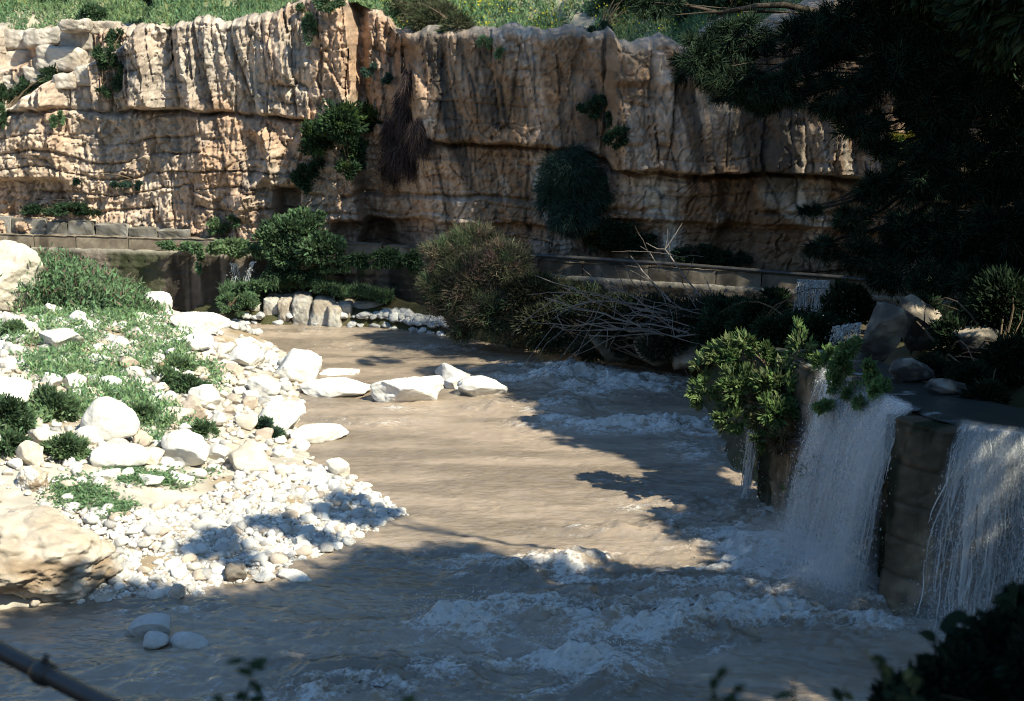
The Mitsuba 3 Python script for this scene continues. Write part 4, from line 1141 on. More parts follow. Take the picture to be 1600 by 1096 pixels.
cliff_bush('cliff_shrub', 'dark low shrub along the ledge above the upper wall', [(60, 325, 30, 8), (110, 326, 34, 10), (150, 330, 20, 8)], DG, 3200, seed=42)
cliff_bush('cliff_shrub', 'light green shrub on the ledge at the foot of the buttress', [(345, 352, 22, 12), (365, 345, 12, 10)], MG, 1800, seed=43, tint2=LG)
cliff_bush('cliff_shrub', 'dull green plants in the shaded foot of the buttress', [(190, 290, 18, 8), (215, 285, 10, 9), (120, 285, 10, 8)], BG, 1300, seed=44)


# grass of the slope above the cliff
rng = np.random.default_rng(50)
x = rng.uniform(-15, 8, 34000)
b = rng.uniform(0, 1, 34000) ** 1.4 * 5.5 - 0.05
q = hill_at(x, b)
keep = f2(q[:, 0] * 0.7, q[:, 1] * 0.7, 4, 121) < 0.60 + 0.1 * (x > -3) + 0.2 * (x < -8.5)
q = q[keep]
tt_ = np.where((n2(q[:, 0] * 0.8, q[:, 1] * 0.8, 55) > 0.5)[:, None], np.array(MG) * 1.6, np.array(LG) * 1.25)
m, c = join([blades(rng, q, 0.26, 0.03, tt_, 0.5), leaves(rng, q[::2] + [0, 0, 0.08], rng.normal(size=(len(q[::2]), 3)) + [0, 0, 0.6], 0.13, 0.06, tt_[::2] * 0.9)])
obj('slope_grass', m, 'mat_leaf', None, c, label='lush green grass and herbs on the slope above the cliff', kind='stuff')
yf = q[(f2(q[:, 0] * 0.9, q[:, 1] * 0.9, 3, 56) > 0.52) & (q[:, 0] > -4)]
yf = yf[rng.permutation(len(yf))[:1500]] + np.stack([rng.normal(size=min(1500, len(yf))) * 0.1, rng.normal(size=min(1500, len(yf))) * 0.1, 0.2 + rng.uniform(0, 0.1, min(1500, len(yf)))], 1)
m, c = leaves(rng, yf, rng.normal(size=(len(yf), 3)), 0.05, 0.05, (0.60, 0.50, 0.04), 0.2)
obj('yellow_flowers', m, 'mat_leaf', None, c, label='yellow flowers dotted over the grassy slope', kind='stuff')
# shrubs standing on that slope
for j, (x, b, r, tint, lab) in enumerate([(-12.6, 1.8, 0.7, DG, 'dark tree like shrub at the top left corner above the cliff'), (-9.0, 1.2, 0.55, BG, 'blue green broad leaved plants on the slope above the buttress'), (-6.9, 1.4, 0.4, MG, 'low green shrub on the slope above the flutes'),
                                           (-2.4, 0.9, 0.55, MG, 'rounded green shrub at the cliff top above the bay'), (2.6, 1.4, 0.8, DG, 'tall dark shrub at the cliff top right of the yellow flowers'), (4.6, 1.0, 0.8, DG, 'dark shrub on the cliff top in the shade of the pine'), (-11.2, 0.5, 0.3, MG, 'tuft of green plants among the stepped ledges at left')]):
    g = hill_at(np.array([x]), np.array([b]))[0]
    bush('slope_shrub', lab, 'shrub', g, [(g[0], g[1], g[2] + r * 0.6, r, r * 0.8, r * 0.7), (g[0] + r * 0.8, g[1], g[2] + r * 0.4, r * 0.7, r * 0.6, r * 0.5)], tint, 4500, seed=60 + j, leaf=(0.12, 0.06))

# limestone blocks stepping up the ledges at the left
w = thing('ledge_rocks', 'stepped beds of pale limestone blocks at the top left of the cliff', 'rock')
rng = np.random.default_rng(51)
for px, py, bw, bh in [(12, 62, 56, 26), (66, 58, 58, 24), (120, 64, 50, 28), (22, 96, 66, 30), (92, 92, 70, 34), (142, 86, 34, 26), (10, 128, 50, 24), (60, 120, 44, 26), (160, 44, 40, 18), (112, 40, 36, 16), (40, 38, 42, 16), (135, 118, 34, 28), (100, 128, 36, 22)]:
    q = on_cliff(px, py)
    s = q[1] / F / CP
    m, c = bed_block(rng, (bw * s * 1.0, 0.9, bh * s * 1.1), (0.45, 0.40, 0.345), 0.6, rng.uniform(-0.12, 0.12))
    obj('block', (m[0] + q + [0, 0.32, 0], m[1]), 'mat_rock', w, c, smooth=True)

# plants along the wall
def at_bush(name, label, base_px, spots, tint, n, cat='shrub', **kw):
    bl = [blob(a, b, y, r, rz, rd) + ((r * (rz or r)) / 900.0,) for a, b, y, r, rz, rd in (q[:6] for q in spots)]
    return bush(name, label, cat, [P(a, b, y) for a, b, y in base_px], bl, tint, n, **kw)


at_bush('wall_shrub', 'leafy green shrub spilling over the wall left of the leaks and the bay', [(450, 415, 33.2), (490, 410, 32.9)], [(455, 365, 33.0, 45, 28, 30), (425, 380, 33.0, 26, 26, 22), (480, 345, 33.2, 32, 20, 22), (500, 390, 32.6, 40, 24, 22), (450, 400, 32.9, 28, 16, 18)], MG, 13000, seed=70, leaf=(0.13, 0.07), tint2=DG)
at_bush('wall_vine', 'bright green trailing plants on the coping above the two leaks', [(365, 385, 33.7)], [(365, 388, 33.45, 36, 12, 14), (340, 386, 33.5, 18, 9, 12), (395, 392, 33.3, 16, 12, 12)], LG, 3600, seed=71, cat='plant', leaf=(0.11, 0.08), droop=0.3, stems=10)
at_bush('wall_vine', 'narrow strip of green trailing plants on the coping left of the leaks', [(280, 384, 34.1)], [(280, 384, 33.95, 32, 5, 8), (305, 386, 33.8, 10, 8, 8), (312, 410, 33.75, 5, 18, 5)], MG, 1700, seed=72, cat='plant', leaf=(0.10, 0.07), droop=0.3, stems=8)
at_bush('wall_vine', 'dark moss and creepers hanging down the wall beside the big tamarisk', [(600, 395, 32.0)], [(560, 405, 31.9, 24, 12, 6), (605, 405, 31.7, 34, 14, 6), (640, 412, 31.5, 20, 16, 6)], DG, 4200, seed=73, cat='plant', droop=0.8, leaf=(0.12, 0.05), stems=10)
at_bush('wall_vine', 'creepers hanging in the dark corner of the wall right of the leaks', [(430, 410, 33.0)], [(440, 425, 32.9, 30, 20, 8), (480, 425, 32.7, 30, 18, 8), (520, 415, 32.5, 26, 14, 8)], DG, 5200, seed=74, cat='plant', droop=0.7, stems=10)
# green bank above the rock ledge: grass that nobody could count, and two shrubs
rng = np.random.default_rng(52)
px, py = rng.uniform(345, 610, 9000), rng.uniform(446, 472, 9000)
p = P(px, py, 33.0 - (px - 345) * 0.0028)
p[:, 1] += 0.35
p[:, 2] = 0.60 + 0.22 * np.exp(-((px - 470) / 90) ** 2) + rng.uniform(-0.05, 0.15, 9000)
p[:, 1] += rng.uniform(-0.4, 0.3, 9000)
p[:, 2] += 0.22 * (n2(p[:, 0] * 2.5, p[:, 1] * 2.5, 58) - 0.5)
p = p[n2(p[:, 0] * 3.5, p[:, 1] * 3, 59) > 0.40]
m, c = join([blades(rng, p, 0.17, 0.022, MG, 0.6), leaves(rng, p[::2], rng.normal(size=(len(p[::2]), 3)) + [0, 0, 0.5], 0.12, 0.06, np.array(MG) * 0.9)])
obj('bank_grass', m, 'mat_leaf', None, c, label='green grass and herbs on the strip under the channel wall', kind='stuff')
rr = np.linspace(0, 1, 40)
at_bush('bank_shrub', 'low green shrub at the left end of the strip under the leaks', [(360, 480, 32.6)], [(355, 472, 32.6, 18, 12, 14), (385, 468, 32.6, 24, 14, 16), (375, 485, 32.4, 16, 8, 10)], MG, 3000, seed=75)

# weeds at the upper left of the gravel bar
rng = np.random.default_rng(53)
pl = [on_land(a, b) for a, b in zip(rng.uniform(45, 235, 420), rng.uniform(462, 492, 420))]
pos = np.repeat(np.array(pl), 40, 0)
pos[:, :2] += rng.normal(size=(len(pos), 2)) * 0.18
hh = np.interp((pos[:, 0] / pos[:, 1]) * F + 800, [45, 80, 150, 240], [1.0, 0.95, 0.7, 0.18])[:, None]
pos[:, 2] += rng.uniform(0, 1, len(pos)) ** 1.3 * 1.15 * hh[:, 0] * np.repeat(rng.uniform(0.35, 1.0, len(pl)), 40)
m, c = leaves(rng, pos, rng.normal(size=pos.shape) * 0.7 + [0, 0, 0.9], 0.15, 0.045, np.where((rng.uniform(size=len(pos)) < 0.12)[:, None], np.array((0.17, 0.13, 0.10)), np.array(MG) * 1.35), 0.4)
obj('tall_weeds', m, 'mat_leaf', None, c, label='dense tall green weeds beside the upper huge tan boulder', kind='stuff')
# low weeds between the stones
pg = shapely.Polygon([(0, 495), (60, 470), (230, 470), (300, 540), (350, 600), (330, 690), (230, 700), (120, 650), (0, 690)])
P0, got = [], 0
while got < 430:
    a, b = rng.uniform(0, 350), rng.uniform(470, 700)
    if pg.contains(shapely.Point(a, b)) and n2(a / 45.0, b / 22.0, 57) > 0.47:
        P0.append(on_land(a, b)); got += 1
P0 = np.array(P0)
k = rng.integers(20, 60, len(P0))
pos = np.repeat(P0, k, 0)
pos[:, :2] += rng.normal(size=(len(pos), 2)) * 0.11
pos[:, 2] += rng.uniform(0, 0.18, len(pos))
tone = np.repeat(np.where((rng.uniform(size=len(P0)) < 0.35)[:, None], np.array(LG) * 1.4, np.array(MG) * 1.7), k, 0)
m, c = leaves(rng, pos, rng.normal(size=pos.shape) + [0, 0, 0.9], 0.10, 0.035, tone, 0.4)
obj('weeds', m, 'mat_leaf', None, c, label='low green weeds growing between the stones of the bar', kind='stuff')
# flat green plants on the sand patch
P0 = np.array([on_land(a, b) for a, b in zip(np.concatenate([rng.normal(125, 26, 45), rng.normal(215, 35, 40), rng.normal(180, 14, 25), rng.normal(255, 22, 25)]), np.concatenate([rng.normal(775, 10, 45), rng.normal(748, 6, 40), rng.normal(797, 8, 25), rng.normal(755, 5, 25)]))])
pos = np.repeat(P0, 40, 0)
pos[:, :2] += rng.normal(size=(len(pos), 2)) * 0.08
pos[:, 2] += rng.uniform(0.01, 0.06, len(pos))
m, c = leaves(rng, pos, rng.normal(size=pos.shape) * [1, 1, 0.3] + [0, 0, 0.25], 0.06, 0.03, np.array(MG) * 1.5, 0.35)
obj('ground_plants', m, 'mat_leaf', None, c, label='flat green plants creeping over the bare sandy patch', kind='stuff')
for j, (a, b, rx, rz, tint, lab) in enumerate([(10, 655, 34, 36, (0.05, 0.085, 0.045), 'dense dark green bush at the left edge between the boulders'), (12, 700, 26, 22, (0.05, 0.085, 0.045), 'second dark green bush at the left edge, below the dense one'), (82, 640, 34, 28, MG, 'green bush in front of the largest white boulder at left'), (100, 705, 34, 22, MG, 'green bush left of the big domed white boulder'),
                                               (255, 590, 26, 14, MG, 'low green bush above the egg shaped boulder'), (220, 650, 20, 18, MG, 'narrow green bush between the domed white and the tan boulder'), (318, 675, 16, 16, MG, 'small green plant right of the big slanting boulder'), (408, 665, 15, 9, BG, 'dark grey green tuft on the bare white stones by the water'), (428, 680, 11, 6, BG, 'smaller dark tuft right beside the grey green one'),
                                               (280, 575, 22, 14, LG, 'light green weeds clump in the upper middle of the bar'), (290, 605, 30, 14, (0.055, 0.09, 0.045), 'dark green weeds clump left of the round white boulder'), (20, 520, 24, 14, MG, 'green weeds clump at the left edge below the flat boulder')]):
    q = on_land(a, b + rz * 0.6)
    s = q[1] / F
    r = rx * s
    bush('bar_bush', lab, 'bush', q, [(q[0], q[1], q[2] + rz * s * 0.8, r, r * 0.8, rz * s), (q[0] + r * 0.4, q[1] + 0.1, q[2] + rz * s * 0.5, r * 0.7, r * 0.7, rz * s * 0.7)], tint, int(700 + rx * rz * 3.2), seed=80 + j, leaf=(0.09, 0.035), stem_r=0.010, stems=16, tint2=LG if tint == MG else MG)

# big tamarisk and the thicket along the far bank
at_bush('tamarisk', 'big feathery tamarisk with pinkish sunlit left side on the far bank', [(735, 520, 29.6), (770, 525, 29.2), (705, 515, 29.9)],
        [(700, 410, 29.6, 45, 40, 40), (740, 385, 29.8, 50, 35, 40), (690, 455, 29.4, 35, 45, 35), (740, 450, 29.2, 60, 60, 45), (790, 420, 29.2, 50, 45, 45), (780, 490, 28.8, 60, 45, 40), (720, 505, 29.0, 30, 28, 25)],
        (0.070, 0.100, 0.055), 46000, seed=100, leaf=(0.17, 0.018), single=True, tint2=(0.22, 0.15, 0.125), per=34, stems=60, stem_r=0.022, lump=0.3, var=0.45, cat='shrub')
at_bush('thicket', 'dark tangled thicket along the far bank under the channel wall', [(850, 545, 28.0), (930, 555, 27.3), (1010, 565, 26.6), (1070, 570, 26.0)],
        [(840, 465, 28.6, 60, 36, 45), (860, 510, 28.0, 60, 36, 40), (920, 475, 28.0, 60, 30, 45), (960, 500, 27.4, 60, 40, 40), (1010, 490, 27.2, 60, 30, 40), (1060, 515, 26.4, 55, 38, 40), (1100, 492, 26.6, 50, 28, 40), (1040, 545, 26.2, 50, 22, 30), (940, 540, 27.2, 60, 18, 30)],
        (0.035, 0.050, 0.030), 36000, seed=101, leaf=(0.16, 0.035), tint2=(0.06, 0.05, 0.035), per=26, stems=50, cat='thicket', droop=0.3)
at_bush('thicket', 'dark green bushes between the small ribbed fall and the leafy bush', [(1180, 520, 24.5), (1250, 520, 23.5), (1310, 500, 24.0)],
        [(1150, 488, 26.0, 50, 26, 35), (1190, 500, 25.0, 55, 30, 40), (1230, 520, 23.5, 60, 36, 35), (1320, 480, 24.0, 38, 36, 30), (1280, 520, 22.5, 40, 25, 25), (1130, 520, 25.5, 45, 40, 30), (1215, 470, 26.5, 26, 12, 20)],
        (0.028, 0.050, 0.026), 26000, seed=102, leaf=(0.14, 0.05), per=26, stems=30, cat='thicket')
# earthy overhang with roots under the thicket
for j, (x0, x1, y0, y1, yd) in enumerate([(915, 985, 520, 572, 26.9), (1000, 1060, 530, 582, 26.2), (1050, 1100, 535, 590, 25.7)]):
    rng = np.random.default_rng(740 + j)
    base = P((x0 + x1) / 2, y1, yd)
    s = yd / F / CP
    (v, f), c = boulder_mesh(rng, ((x1 - x0) * s * 1.2, 1.2, (y1 - y0) * s * 1.1), 3, 12, 0.14, tone=(0.16, 0.12, 0.08), stain=0.5, rot=0, sharp=0.5)
    obj('rock', (v + base + [0, 0.55, (y1 - y0) * s * 0.5], f), 'mat_rock', None, c, smooth=True, label=('earthy brown bank block under the dead branches, leftmost of three', 'earthy brown bank block under the dead branches, middle of three', 'earthy brown bank block under the dead branches, rightmost of three')[j], cat='rock')

# the dead fallen bush: bare grey branches
rng = np.random.default_rng(54)
t = thing('dead_bush', 'bare grey branches of a fallen dead bush leaning over the water', 'dead bush')


def dead(a, b, ya, yb, r0, depth):
    p0, p1 = P(*a, ya), P(*b, yb)
    n = 9
    s = np.linspace(0, 1, n)[:, None]
    L = np.linalg.norm(p1 - p0)
    wig = np.cumsum(rng.normal(size=(n, 3)), 0) * 0.022 * L
    path = p0 + (p1 - p0) * s + (wig - wig[-1] * s) + np.array([0, 0, 0.10 * L]) * np.sin(np.pi * s) * rng.uniform(-0.6, 1)
    out = [(path, np.linspace(r0, r0 * 0.35, n))]
    if depth:
        for _ in range(rng.integers(4, 8)):
            i = rng.integers(2, 8)
            d = unit(p1 - p0) * 0.6 + unit(rng.normal(size=3)) * 0.8
            m = 6
            q = path[i] + unit(d) * np.linspace(0, 1, m)[:, None] * L * rng.uniform(0.2, 0.5) + np.cumsum(rng.normal(size=(m, 3)), 0) * 0.012 * L * np.linspace(0, 1, m)[:, None]
            out.append((q, np.linspace(r0 * 0.5, r0 * 0.2, m)))
    return out


BR = [((1125, 525), (850, 500), 25.8, 26.4), ((1110, 500), (835, 430), 26.2, 26.6), ((1130, 510), (880, 450), 26.0, 26.2), ((1100, 530), (910, 420), 25.9, 26.8), ((1090, 525), (830, 505), 25.6, 26.3), ((1060, 520), (940, 440), 25.9, 25.6), ((1120, 480), (900, 470), 26.2, 26.0), ((1130, 530), (1000, 385), 25.8, 27.2),
      ((1110, 525), (920, 525), 25.4, 25.6), ((1050, 470), (985, 400), 26.4, 26.8), ((1100, 470), (1010, 380), 26.6, 27.2), ((1125, 530), (960, 470), 25.5, 25.9), ((1040, 525), (900, 500), 25.5, 25.5), ((1130, 495), (960, 455), 25.9, 25.6), ((1115, 525), (1105, 440), 25.6, 26.6), ((1000, 510), (850, 465), 25.8, 26.2)]
for a, b, ya, yb in BR:
    o = dead(a, b, ya, yb, rng.uniform(0.013, 0.024), 1)
    v, f = tubes([q[0] for q in o], [q[1] for q in o], 6)
    obj('branch', (v, f), 'mat_plain', t, np.array((0.24, 0.21, 0.185)) * (0.6 + 0.6 * noise(v * 9, 1))[:, None], smooth=True)

# the leafy bush on the end of the weir, and the sprig beside it
at_bush('leafy_bush', 'sunlit bush with pale green leaves growing on the end of the weir', [(1235, 670, 18.5), (1250, 640, 18.6)],
        [(1140, 555, 18.7, 36, 28, 24, 1.2), (1105, 610, 18.6, 24, 36, 20), (1160, 610, 18.4, 46, 42, 34), (1215, 605, 18.2, 40, 45, 34), (1252, 555, 18.2, 22, 42, 22), (1195, 548, 18.5, 20, 22, 18), (1145, 655, 18.3, 36, 20, 24), (1215, 645, 17.9, 38, 24, 24), (1265, 610, 18.0, 24, 35, 20), (1165, 540, 18.6, 16, 20, 14), (1095, 570, 18.7, 10, 12, 8), (1245, 525, 18.3, 8, 18, 8), (1180, 690, 17.9, 16, 10, 12)],
        (0.105, 0.17, 0.062), 7500, seed=110, leaf=(0.12, 0.046), tint2=(0.15, 0.18, 0.09), per=17, lump=0.24, stems=120, stem_r=0.011, stem_c=(0.22, 0.15, 0.10), out=1.1, var=0.45)
at_bush('leafy_sprig', 'thin upright sprigs with light leaves standing at the lip of the fall', [(1310, 690, 16.4), (1350, 700, 16.1)],
        [(1318, 565, 16.5, 18, 22, 12), (1295, 600, 16.6, 22, 14, 12), (1355, 580, 16.1, 13, 18, 10), (1372, 610, 15.9, 17, 18, 10), (1335, 612, 16.3, 20, 14, 10), (1350, 640, 16.0, 14, 14, 10), (1330, 545, 16.4, 9, 14, 8), (1300, 640, 16.5, 20, 10, 10), (1285, 565, 16.8, 14, 20, 10)],
        (0.14, 0.22, 0.085), 4200, seed=111, leaf=(0.10, 0.045), per=12, lump=0.35, stems=34, stem_r=0.007, stem_c=(0.15, 0.10, 0.07))
at_bush('dry_bush', 'reddish brown half dry bush hanging over the weir below the leafy one', [(1215, 690, 18.4)],
        [(1200, 660, 18.0, 26, 18, 16), (1225, 690, 17.7, 30, 18, 18), (1195, 690, 17.9, 20, 14, 14)], (0.20, 0.125, 0.085), 2200, seed=112, leaf=(0.10, 0.022), tint2=(0.10, 0.15, 0.05), stems=34, stem_r=0.007, per=14)
at_bush('twigs', 'bare dark twigs drooping in front of the broad fall', [(1230, 690, 17.6), (1260, 690, 17.3)], [(1290, 740, 16.5, 55, 40, 14), (1250, 760, 16.8, 40, 26, 12), (1330, 720, 16.4, 30, 26, 10)], (0.07, 0.10, 0.035), 130, seed=113, leaf=(0.08, 0.035), stems=34, stem_r=0.006, stem_c=(0.07, 0.05, 0.04), droop=0.1, cat='twigs')
at_bush('weir_plant', 'dark mossy plant growing on the dark pier of the weir', [(1470, 700, 14.9)], [(1480, 740, 14.75, 26, 34, 10), (1455, 690, 14.9, 14, 16, 8), (1490, 700, 14.65, 18, 22, 8)], (0.02, 0.035, 0.018), 3000, seed=114, leaf=(0.07, 0.035), droop=0.6, stems=10, cat='plant')
at_bush('bank_bush', 'dark bush on the shaded right bank above the canal', [(1480, 560, 18.0), (1560, 560, 17.5)], [(1440, 500, 19.0, 45, 40, 35), (1500, 530, 18.0, 50, 36, 35), (1570, 480, 18.0, 60, 60, 40), (1580, 560, 17.0, 45, 40, 30), (1540, 620, 15.9, 34, 18, 16), (1460, 575, 17.2, 30, 18, 20), (1510, 590, 16.4, 34, 20, 18)], (0.022, 0.036, 0.02), 18000, seed=115, leaf=(0.11, 0.04), stems=30, cat='bush')


# ------------------------------------------------------------------ trees of the right bank
def tree(name, label, trunk, r0, limbs, blobs, tint, n, leaf, seed, per=40, lump=0.30, single=True, droop=0.2, mat='mat_plain', var=0.4):
    """Trunk (points), limbs (each from the trunk to a clump), crown of leaves in clumps."""
    rng = np.random.default_rng(seed)
    t = thing(name, label, 'tree')
    trunk = np.asarray(trunk, float)
    tp = path_points(trunk, 0.3)[0]
    v, f = tubes([tp], [np.linspace(r0, r0 * 0.25, len(tp))], 10)
    v = v + (fbm(v * 3, 3, 5)[:, None] - 0.5) * r0 * 0.5
    obj('trunk', (v, f), 'mat_plain', t, np.array((0.085, 0.07, 0.055)) * (0.6 + 0.8 * noise(v * [12, 12, 3], 6))[:, None], smooth=True)
    paths, rr = [], []
    for b in blobs:
        e = np.array(b[:3], float)
        i = np.argmin(np.abs(tp[:, 2] - (e[2] - 0.25 * np.linalg.norm(e[:2] - trunk[-1, :2]))))
        s = np.linspace(0, 1, 14)[:, None]
        L = np.linalg.norm(e - tp[i])
        w = np.cumsum(rng.normal(size=(14, 3)), 0) * 0.018 * L
        pth = tp[i] + (e - tp[i]) * s + np.array([0, 0, 0.12 * L]) * np.sin(np.pi * s) + (w - w[-1] * s)
        paths.append(pth); rr.append(np.linspace(min(0.16, 0.02 + 0.014 * L), 0.018, 14))
        for _ in range(limbs):
            j = rng.integers(5, 13)
            g = unit(rng.normal(size=3)) * np.array(b[3:6]) * rng.uniform(0.5, 1.0)
            ss_ = np.linspace(0, 1, 7)[:, None]
            paths.append(pth[j] + (e + g - pth[j]) * ss_ + rng.normal(size=(7, 3)) * 0.03 * ss_); rr.append(np.linspace(0.022, 0.007, 7))
    v, f = tubes(paths, rr, 5)
    obj('limb', (v, f), 'mat_plain', t, np.array((0.07, 0.058, 0.045)) * (0.7 + 0.6 * noise(v * 8, 7))[:, None], smooth=True)
    C, R, O = clumps(rng, blobs, per, lump)
    k = rng.integers(0, len(C), n)
    g = unit(rng.normal(size=(n, 3))) * rng.uniform(0, 1, (n, 1)) ** 0.55
    pos = C[k] + g * R[k]
    ax = O[k] * 0.5 + g * 0.9 + rng.normal(size=(n, 3)) * 0.4 - np.array([0, 0, droop])
    tone = rng.uniform(0.6, 1.4, len(C))[k][:, None] * np.asarray(tint)[None]
    m, c = leaves(rng, pos, ax, leaf[0], leaf[1], tone, var, single)
    obj('crown', m, mat, t, c)
    return t


VIEW = [(1090, 95, 23.5, 42, 42), (1150, 130, 23.2, 45, 34), (1200, 150, 23.0, 45, 28), (1165, 60, 23.6, 50, 34), (1240, 130, 22.8, 45, 36), (1270, 60, 23.2, 60, 45), (1330, 40, 23, 60, 50), (1310, 150, 22.6, 50, 40), (1345, 200, 22.4, 40, 34), (1400, 110, 22.5, 60, 50),
        (1400, 30, 23, 60, 50), (1470, 60, 22.5, 70, 70), (1460, 170, 22.3, 60, 60), (1540, 130, 22.2, 70, 80), (1590, 40, 22.5, 70, 70), (1440, 270, 22, 50, 50), (1510, 260, 22, 60, 60), (1590, 250, 22, 60, 80), (1370, 300, 22.2, 34, 30), (1330, 345, 22.0, 34, 22),
        (1285, 385, 22.0, 26, 22), (1345, 400, 21.8, 42, 24), (1420, 370, 21.8, 50, 45), (1500, 370, 21.5, 60, 55), (1580, 370, 21.3, 60, 60), (1450, 440, 21.0, 45, 30), (1540, 450, 20.6, 60, 40), (1020, 5, 24, 40, 20), (1380, 240, 22.4, 24, 24), (1270, 330, 22.4, 18, 14), (1400, 430, 21.4, 45, 26), (1600, 480, 20.5, 50, 50)]
blobs = [blob(a, b, y, r, rz, max(r, rz)) + (r * rz / 2600.0,) for a, b, y, r, rz in VIEW]
high = [(x - 0.7, y - 1.2, *r) for x, y, *r in [(9.5, 26.2, 13.6, 3.2, 2.6, 2.0, 2.2), (6.2, 27.6, 13.4, 2.2, 2.0, 1.7, 1.5), (12.5, 25, 14.5, 3.0, 2.5, 2.2, 2.0), (9.5, 25.8, 16.0, 2.6, 2.4, 1.4, 1.5), (8.6, 26.6, 11.2, 2.6, 2.2, 1.4, 1.5), (12, 25, 10.5, 3, 2.5, 2, 1.6), (5.0, 28.2, 12.0, 1.4, 1.3, 1.0, 0.8), (6.9, 24.6, 10.6, 1.6, 1.4, 1.1, 1.0)]]
tree('pine_tree', 'tall dark pine at right whose branches hang before the cliff', [(11.3, 25.8, 1.9), (11.1, 25.7, 6), (10.6, 26, 11), (9.8, 26, 16.5)], 0.36, 3, blobs + high, (0.022, 0.036, 0.022), 230000, (0.17, 0.019), 130, per=64, lump=0.22)
tree('bank_tree', 'dark broad tree leaning over the canal from beyond the right edge', [(9.2, 20.5, 2.2), (8.9, 20.8, 4.2), (8.0, 21.3, 6.8), (7.7, 21.5, 8.0)], 0.22, 3,
     [(7.4, 21.0, 7.0, 1.3, 1.2, 1.1), (7.9, 22.6, 7.4, 1.6, 1.6, 1.3), (6.2, 21.8, 7.7, 1.2, 1.2, 0.8), (6.9, 17.9, 6.9, 1.0, 0.9, 0.8), (7.6, 16.9, 6.7, 0.75, 0.7, 0.6), (7.1, 19.4, 7.0, 1.3, 1.2, 1.1), (6.7, 18.6, 7.2, 1.1, 1.0, 0.9), (6.6, 20.4, 7.6, 1.2, 1.1, 0.9), (9.2, 18.4, 7.2, 1.4, 1.2, 1.0), (8.2, 17.6, 7.6, 0.8, 0.7, 0.7), (10.5, 18.6, 7.4, 1.4, 1.3, 1.1), (9.0, 21.2, 5.2, 1.5, 1.6, 1.1), (8.6, 19.4, 3.8, 1.1, 1.2, 0.9)], (0.03, 0.05, 0.028), 60000, (0.24, 0.09), 131, per=40, single=False)
tree('shade_tree', 'broad leaved tree on the near bank to the right', [(10.0, 8.6, 2.0), (9.6, 8.8, 5), (8.6, 9.4, 8.6), (8.2, 9.6, 10.6)], 0.3, 3,
     [(x - 0.6, y - 1.0, *r) for x, y, *r in [(7.4, 9.8, 9.2, 2.2, 2.0, 1.5), (9.2, 10.3, 8.2, 2.0, 1.5, 1.6), (10, 8.0, 9.4, 2.4, 2.4, 2.2), (5.2, 9.2, 9.4, 1.7, 1.7, 0.9), (3.4, 9.6, 9.3, 1.5, 1.0, 0.7), (2.6, 8.4, 9.4, 1.3, 1.0, 0.6), (5.2, 13.6, 9.3, 0.55, 0.5, 0.4, 0.16), (4.5, 12.6, 9.3, 0.45, 0.45, 0.35, 0.14), (3.9, 11.8, 9.4, 0.4, 0.4, 0.35, 0.12), (6.6, 7.8, 8.6, 2.0, 1.8, 1.4), (5.6, 7.2, 9.6, 1.8, 1.4, 0.8), (4.4, 6.6, 10.0, 1.7, 1.3, 0.7), (7.0, 10.4, 10.2, 1.5, 1.2, 0.8), (9.6, 10.2, 5.6, 1.6, 1.3, 1.3), (7.6, 8.0, 5.6, 1.6, 1.4, 1.2), (9.5, 6, 7.5, 2.4, 2.2, 2.2)]], (0.03, 0.05, 0.028), 75000, (0.26, 0.11), 132, per=40, single=False)

tree('canal_shade_tree', 'low dark tree added beyond the right edge to shade the weir', [(9.0, 14.6, 2.2), (8.6, 14.7, 3.6), (8.1, 14.8, 5.2)], 0.13, 3, [(8.0, 14.6, 5.0, 1.0, 0.9, 0.9), (8.7, 14.2, 4.4, 1.1, 1.0, 0.9), (7.6, 13.8, 5.4, 1.0, 0.9, 0.8), (7.8, 13.6, 6.4, 1.1, 0.9, 0.8), (7.4, 12.9, 5.6, 1.0, 0.8, 0.9), (7.8, 15.35, 6.9, 0.5, 0.45, 0.5), (7.2, 15.3, 5.2, 0.9, 0.8, 0.7), (8.6, 13.2, 4.8, 0.9, 0.9, 0.8)], (0.03, 0.05, 0.028), 26000, (0.18, 0.08), 133, single=False)  # unseen tree, added to keep sun off the falls, canal and bank rocks
tree('camera_shade_tree', 'unseen leafy tree added over the viewpoint for shade', [(4.6, -1.6, 4.1), (4.4, -1.4, 6), (3.6, -0.6, 8.2), (3.0, 0.2, 9.4)], 0.2, 3, [(2.8, 1.2, 8.6, 1.7, 1.5, 0.9), (4.6, 0.6, 8.8, 1.7, 1.6, 1.0), (1.2, 0.6, 9.2, 1.4, 1.2, 0.7), (3.6, -1.8, 8.8, 1.8, 1.6, 1.0), (5.6, 2.4, 8.0, 1.5, 1.4, 1.0), (6.4, 0.2, 8.6, 1.5, 1.5, 1.1)], (0.03, 0.05, 0.028), 26000, (0.22, 0.10), 134, single=False)  # out of view, added so the near plants and rail lie in shade

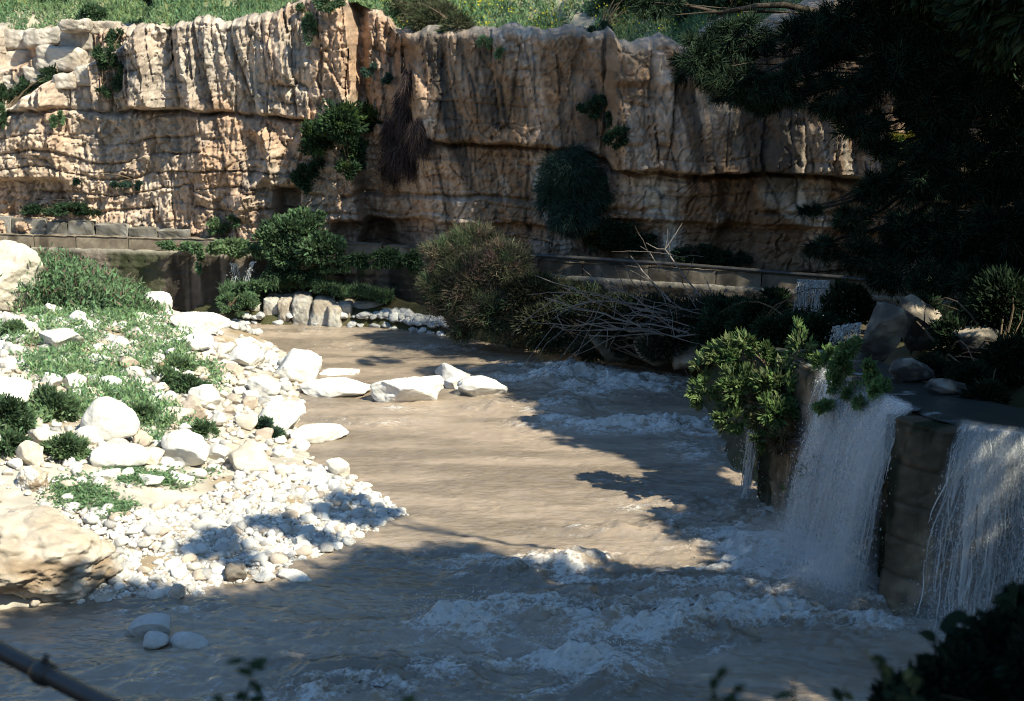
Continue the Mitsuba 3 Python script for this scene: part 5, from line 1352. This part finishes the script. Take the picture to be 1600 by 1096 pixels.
# ------------------------------------------------------------------ what stands close to the camera
pa, pb = P(-160, 935, 4.6), P(185, 1112, 3.9)
t = thing('handrail', 'rusty dark iron pipe rail crossing the lower left corner', 'rail')
v, f = tubes([np.linspace(pa, pb, 30)], [0.029], 20)
obj('pipe', (v, f), 'mat_pipe', t, mixc((0.05, 0.035, 0.03), (0.022, 0.018, 0.018), fbm(v * 14, 3, 8)), smooth=True)
q = (pa + (pb - pa) * 0.70)
d = unit(pb - pa)
v, f = tubes([[q - d * 0.05, q - d * 0.03, q - d * 0.015, q + d * 0.015, q + d * 0.03]], [[0.031, 0.039, 0.041, 0.039, 0.031]], 20)
obj('coupling', (v, f), 'mat_pipe', t, np.tile((0.03, 0.024, 0.02), (len(v), 1)), smooth=True)
v, f = tubes([[q + [0.0, 0.0, 0.035], q + [0.004, 0.0, 0.05], q + [0.008, 0.0, 0.062]]], [0.011], 8)
obj('bolt', (v, f), 'mat_pipe', t, np.tile((0.05, 0.045, 0.04), (len(v), 1)), smooth=True)
for kk in (0.05, 0.97):
    q = pa + (pb - pa) * kk
    v, f = tubes([[q, q - [0, 0, 1.4]]], [0.03], 14)
    obj('post', (v, f), 'mat_pipe', t, np.tile((0.07, 0.055, 0.05), (len(v), 1)), smooth=True)


def near_plant(label, stems, y, size, seed, tint=(0.035, 0.06, 0.03), n=7):
    rng = np.random.default_rng(seed)
    t = thing('near_plant', label, 'plant')
    for (a0, b0, a1, b1) in stems:
        p0, p1 = P(a0, b0, y), P(a1, b1, y + rng.uniform(-0.15, 0.15))
        s = np.linspace(0, 1, 9)[:, None]
        pth = p0 + (p1 - p0) * s + rng.normal(size=3) * 0.02 * np.sin(np.pi * s)
        v, f = tubes([pth], [np.linspace(0.004, 0.002, 9)], 6)
        obj('stem', (v, f), 'mat_plain', t, np.tile((0.05, 0.06, 0.03), (len(v), 1)), smooth=True)
        for i in range(n):
            o = pth[int(2 + 6 * i / n)]
            ax = unit(rng.normal(size=3) * [1, 0.7, 0.5] + [0, 0, 0.35])
            side = unit(np.cross(ax, [rng.normal() * 0.3, -1, 0.5]))
            nor = np.cross(side, ax)
            L, W = size * rng.uniform(0.7, 1.3), size * 0.24 * rng.uniform(0.8, 1.2)
            u = np.linspace(0, 1, 7)
            w_ = W * np.sin(np.pi * u ** 0.8) ** 0.8
            mid = o + ax * (u * L)[:, None] - np.array([0, 0, 1]) * (u ** 2 * L * 0.25)[:, None]
            V = np.stack([mid - side * w_[:, None] + nor * (w_ * 0.35)[:, None], mid, mid + side * w_[:, None] + nor * (w_ * 0.35)[:, None]], 1).reshape(-1, 3)
            obj('leaf', (V, grid_faces(7, 3)), 'mat_leaf', t, np.tile(np.asarray(tint) * rng.uniform(0.7, 1.3), (21, 1)), smooth=True)


near_plant('blurred green plant poking up at the bottom edge, left of centre', [(370, 1130, 375, 1030), (400, 1130, 405, 1075), (350, 1130, 345, 1085)], 2.9, 0.040, 140, (0.03, 0.055, 0.03), 6)
near_plant('thin blurred plant tip at the bottom edge near the centre', [(620, 1140, 612, 1068)], 2.8, 0.04, 141, (0.05, 0.085, 0.04), 4)
near_plant('blurred leaves at the bottom edge left of the dark foliage corner', [(1150, 1130, 1140, 1050), (1240, 1130, 1240, 1060), (1170, 1130, 1165, 1070)], 2.9, 0.036, 142, (0.03, 0.055, 0.03), 5)
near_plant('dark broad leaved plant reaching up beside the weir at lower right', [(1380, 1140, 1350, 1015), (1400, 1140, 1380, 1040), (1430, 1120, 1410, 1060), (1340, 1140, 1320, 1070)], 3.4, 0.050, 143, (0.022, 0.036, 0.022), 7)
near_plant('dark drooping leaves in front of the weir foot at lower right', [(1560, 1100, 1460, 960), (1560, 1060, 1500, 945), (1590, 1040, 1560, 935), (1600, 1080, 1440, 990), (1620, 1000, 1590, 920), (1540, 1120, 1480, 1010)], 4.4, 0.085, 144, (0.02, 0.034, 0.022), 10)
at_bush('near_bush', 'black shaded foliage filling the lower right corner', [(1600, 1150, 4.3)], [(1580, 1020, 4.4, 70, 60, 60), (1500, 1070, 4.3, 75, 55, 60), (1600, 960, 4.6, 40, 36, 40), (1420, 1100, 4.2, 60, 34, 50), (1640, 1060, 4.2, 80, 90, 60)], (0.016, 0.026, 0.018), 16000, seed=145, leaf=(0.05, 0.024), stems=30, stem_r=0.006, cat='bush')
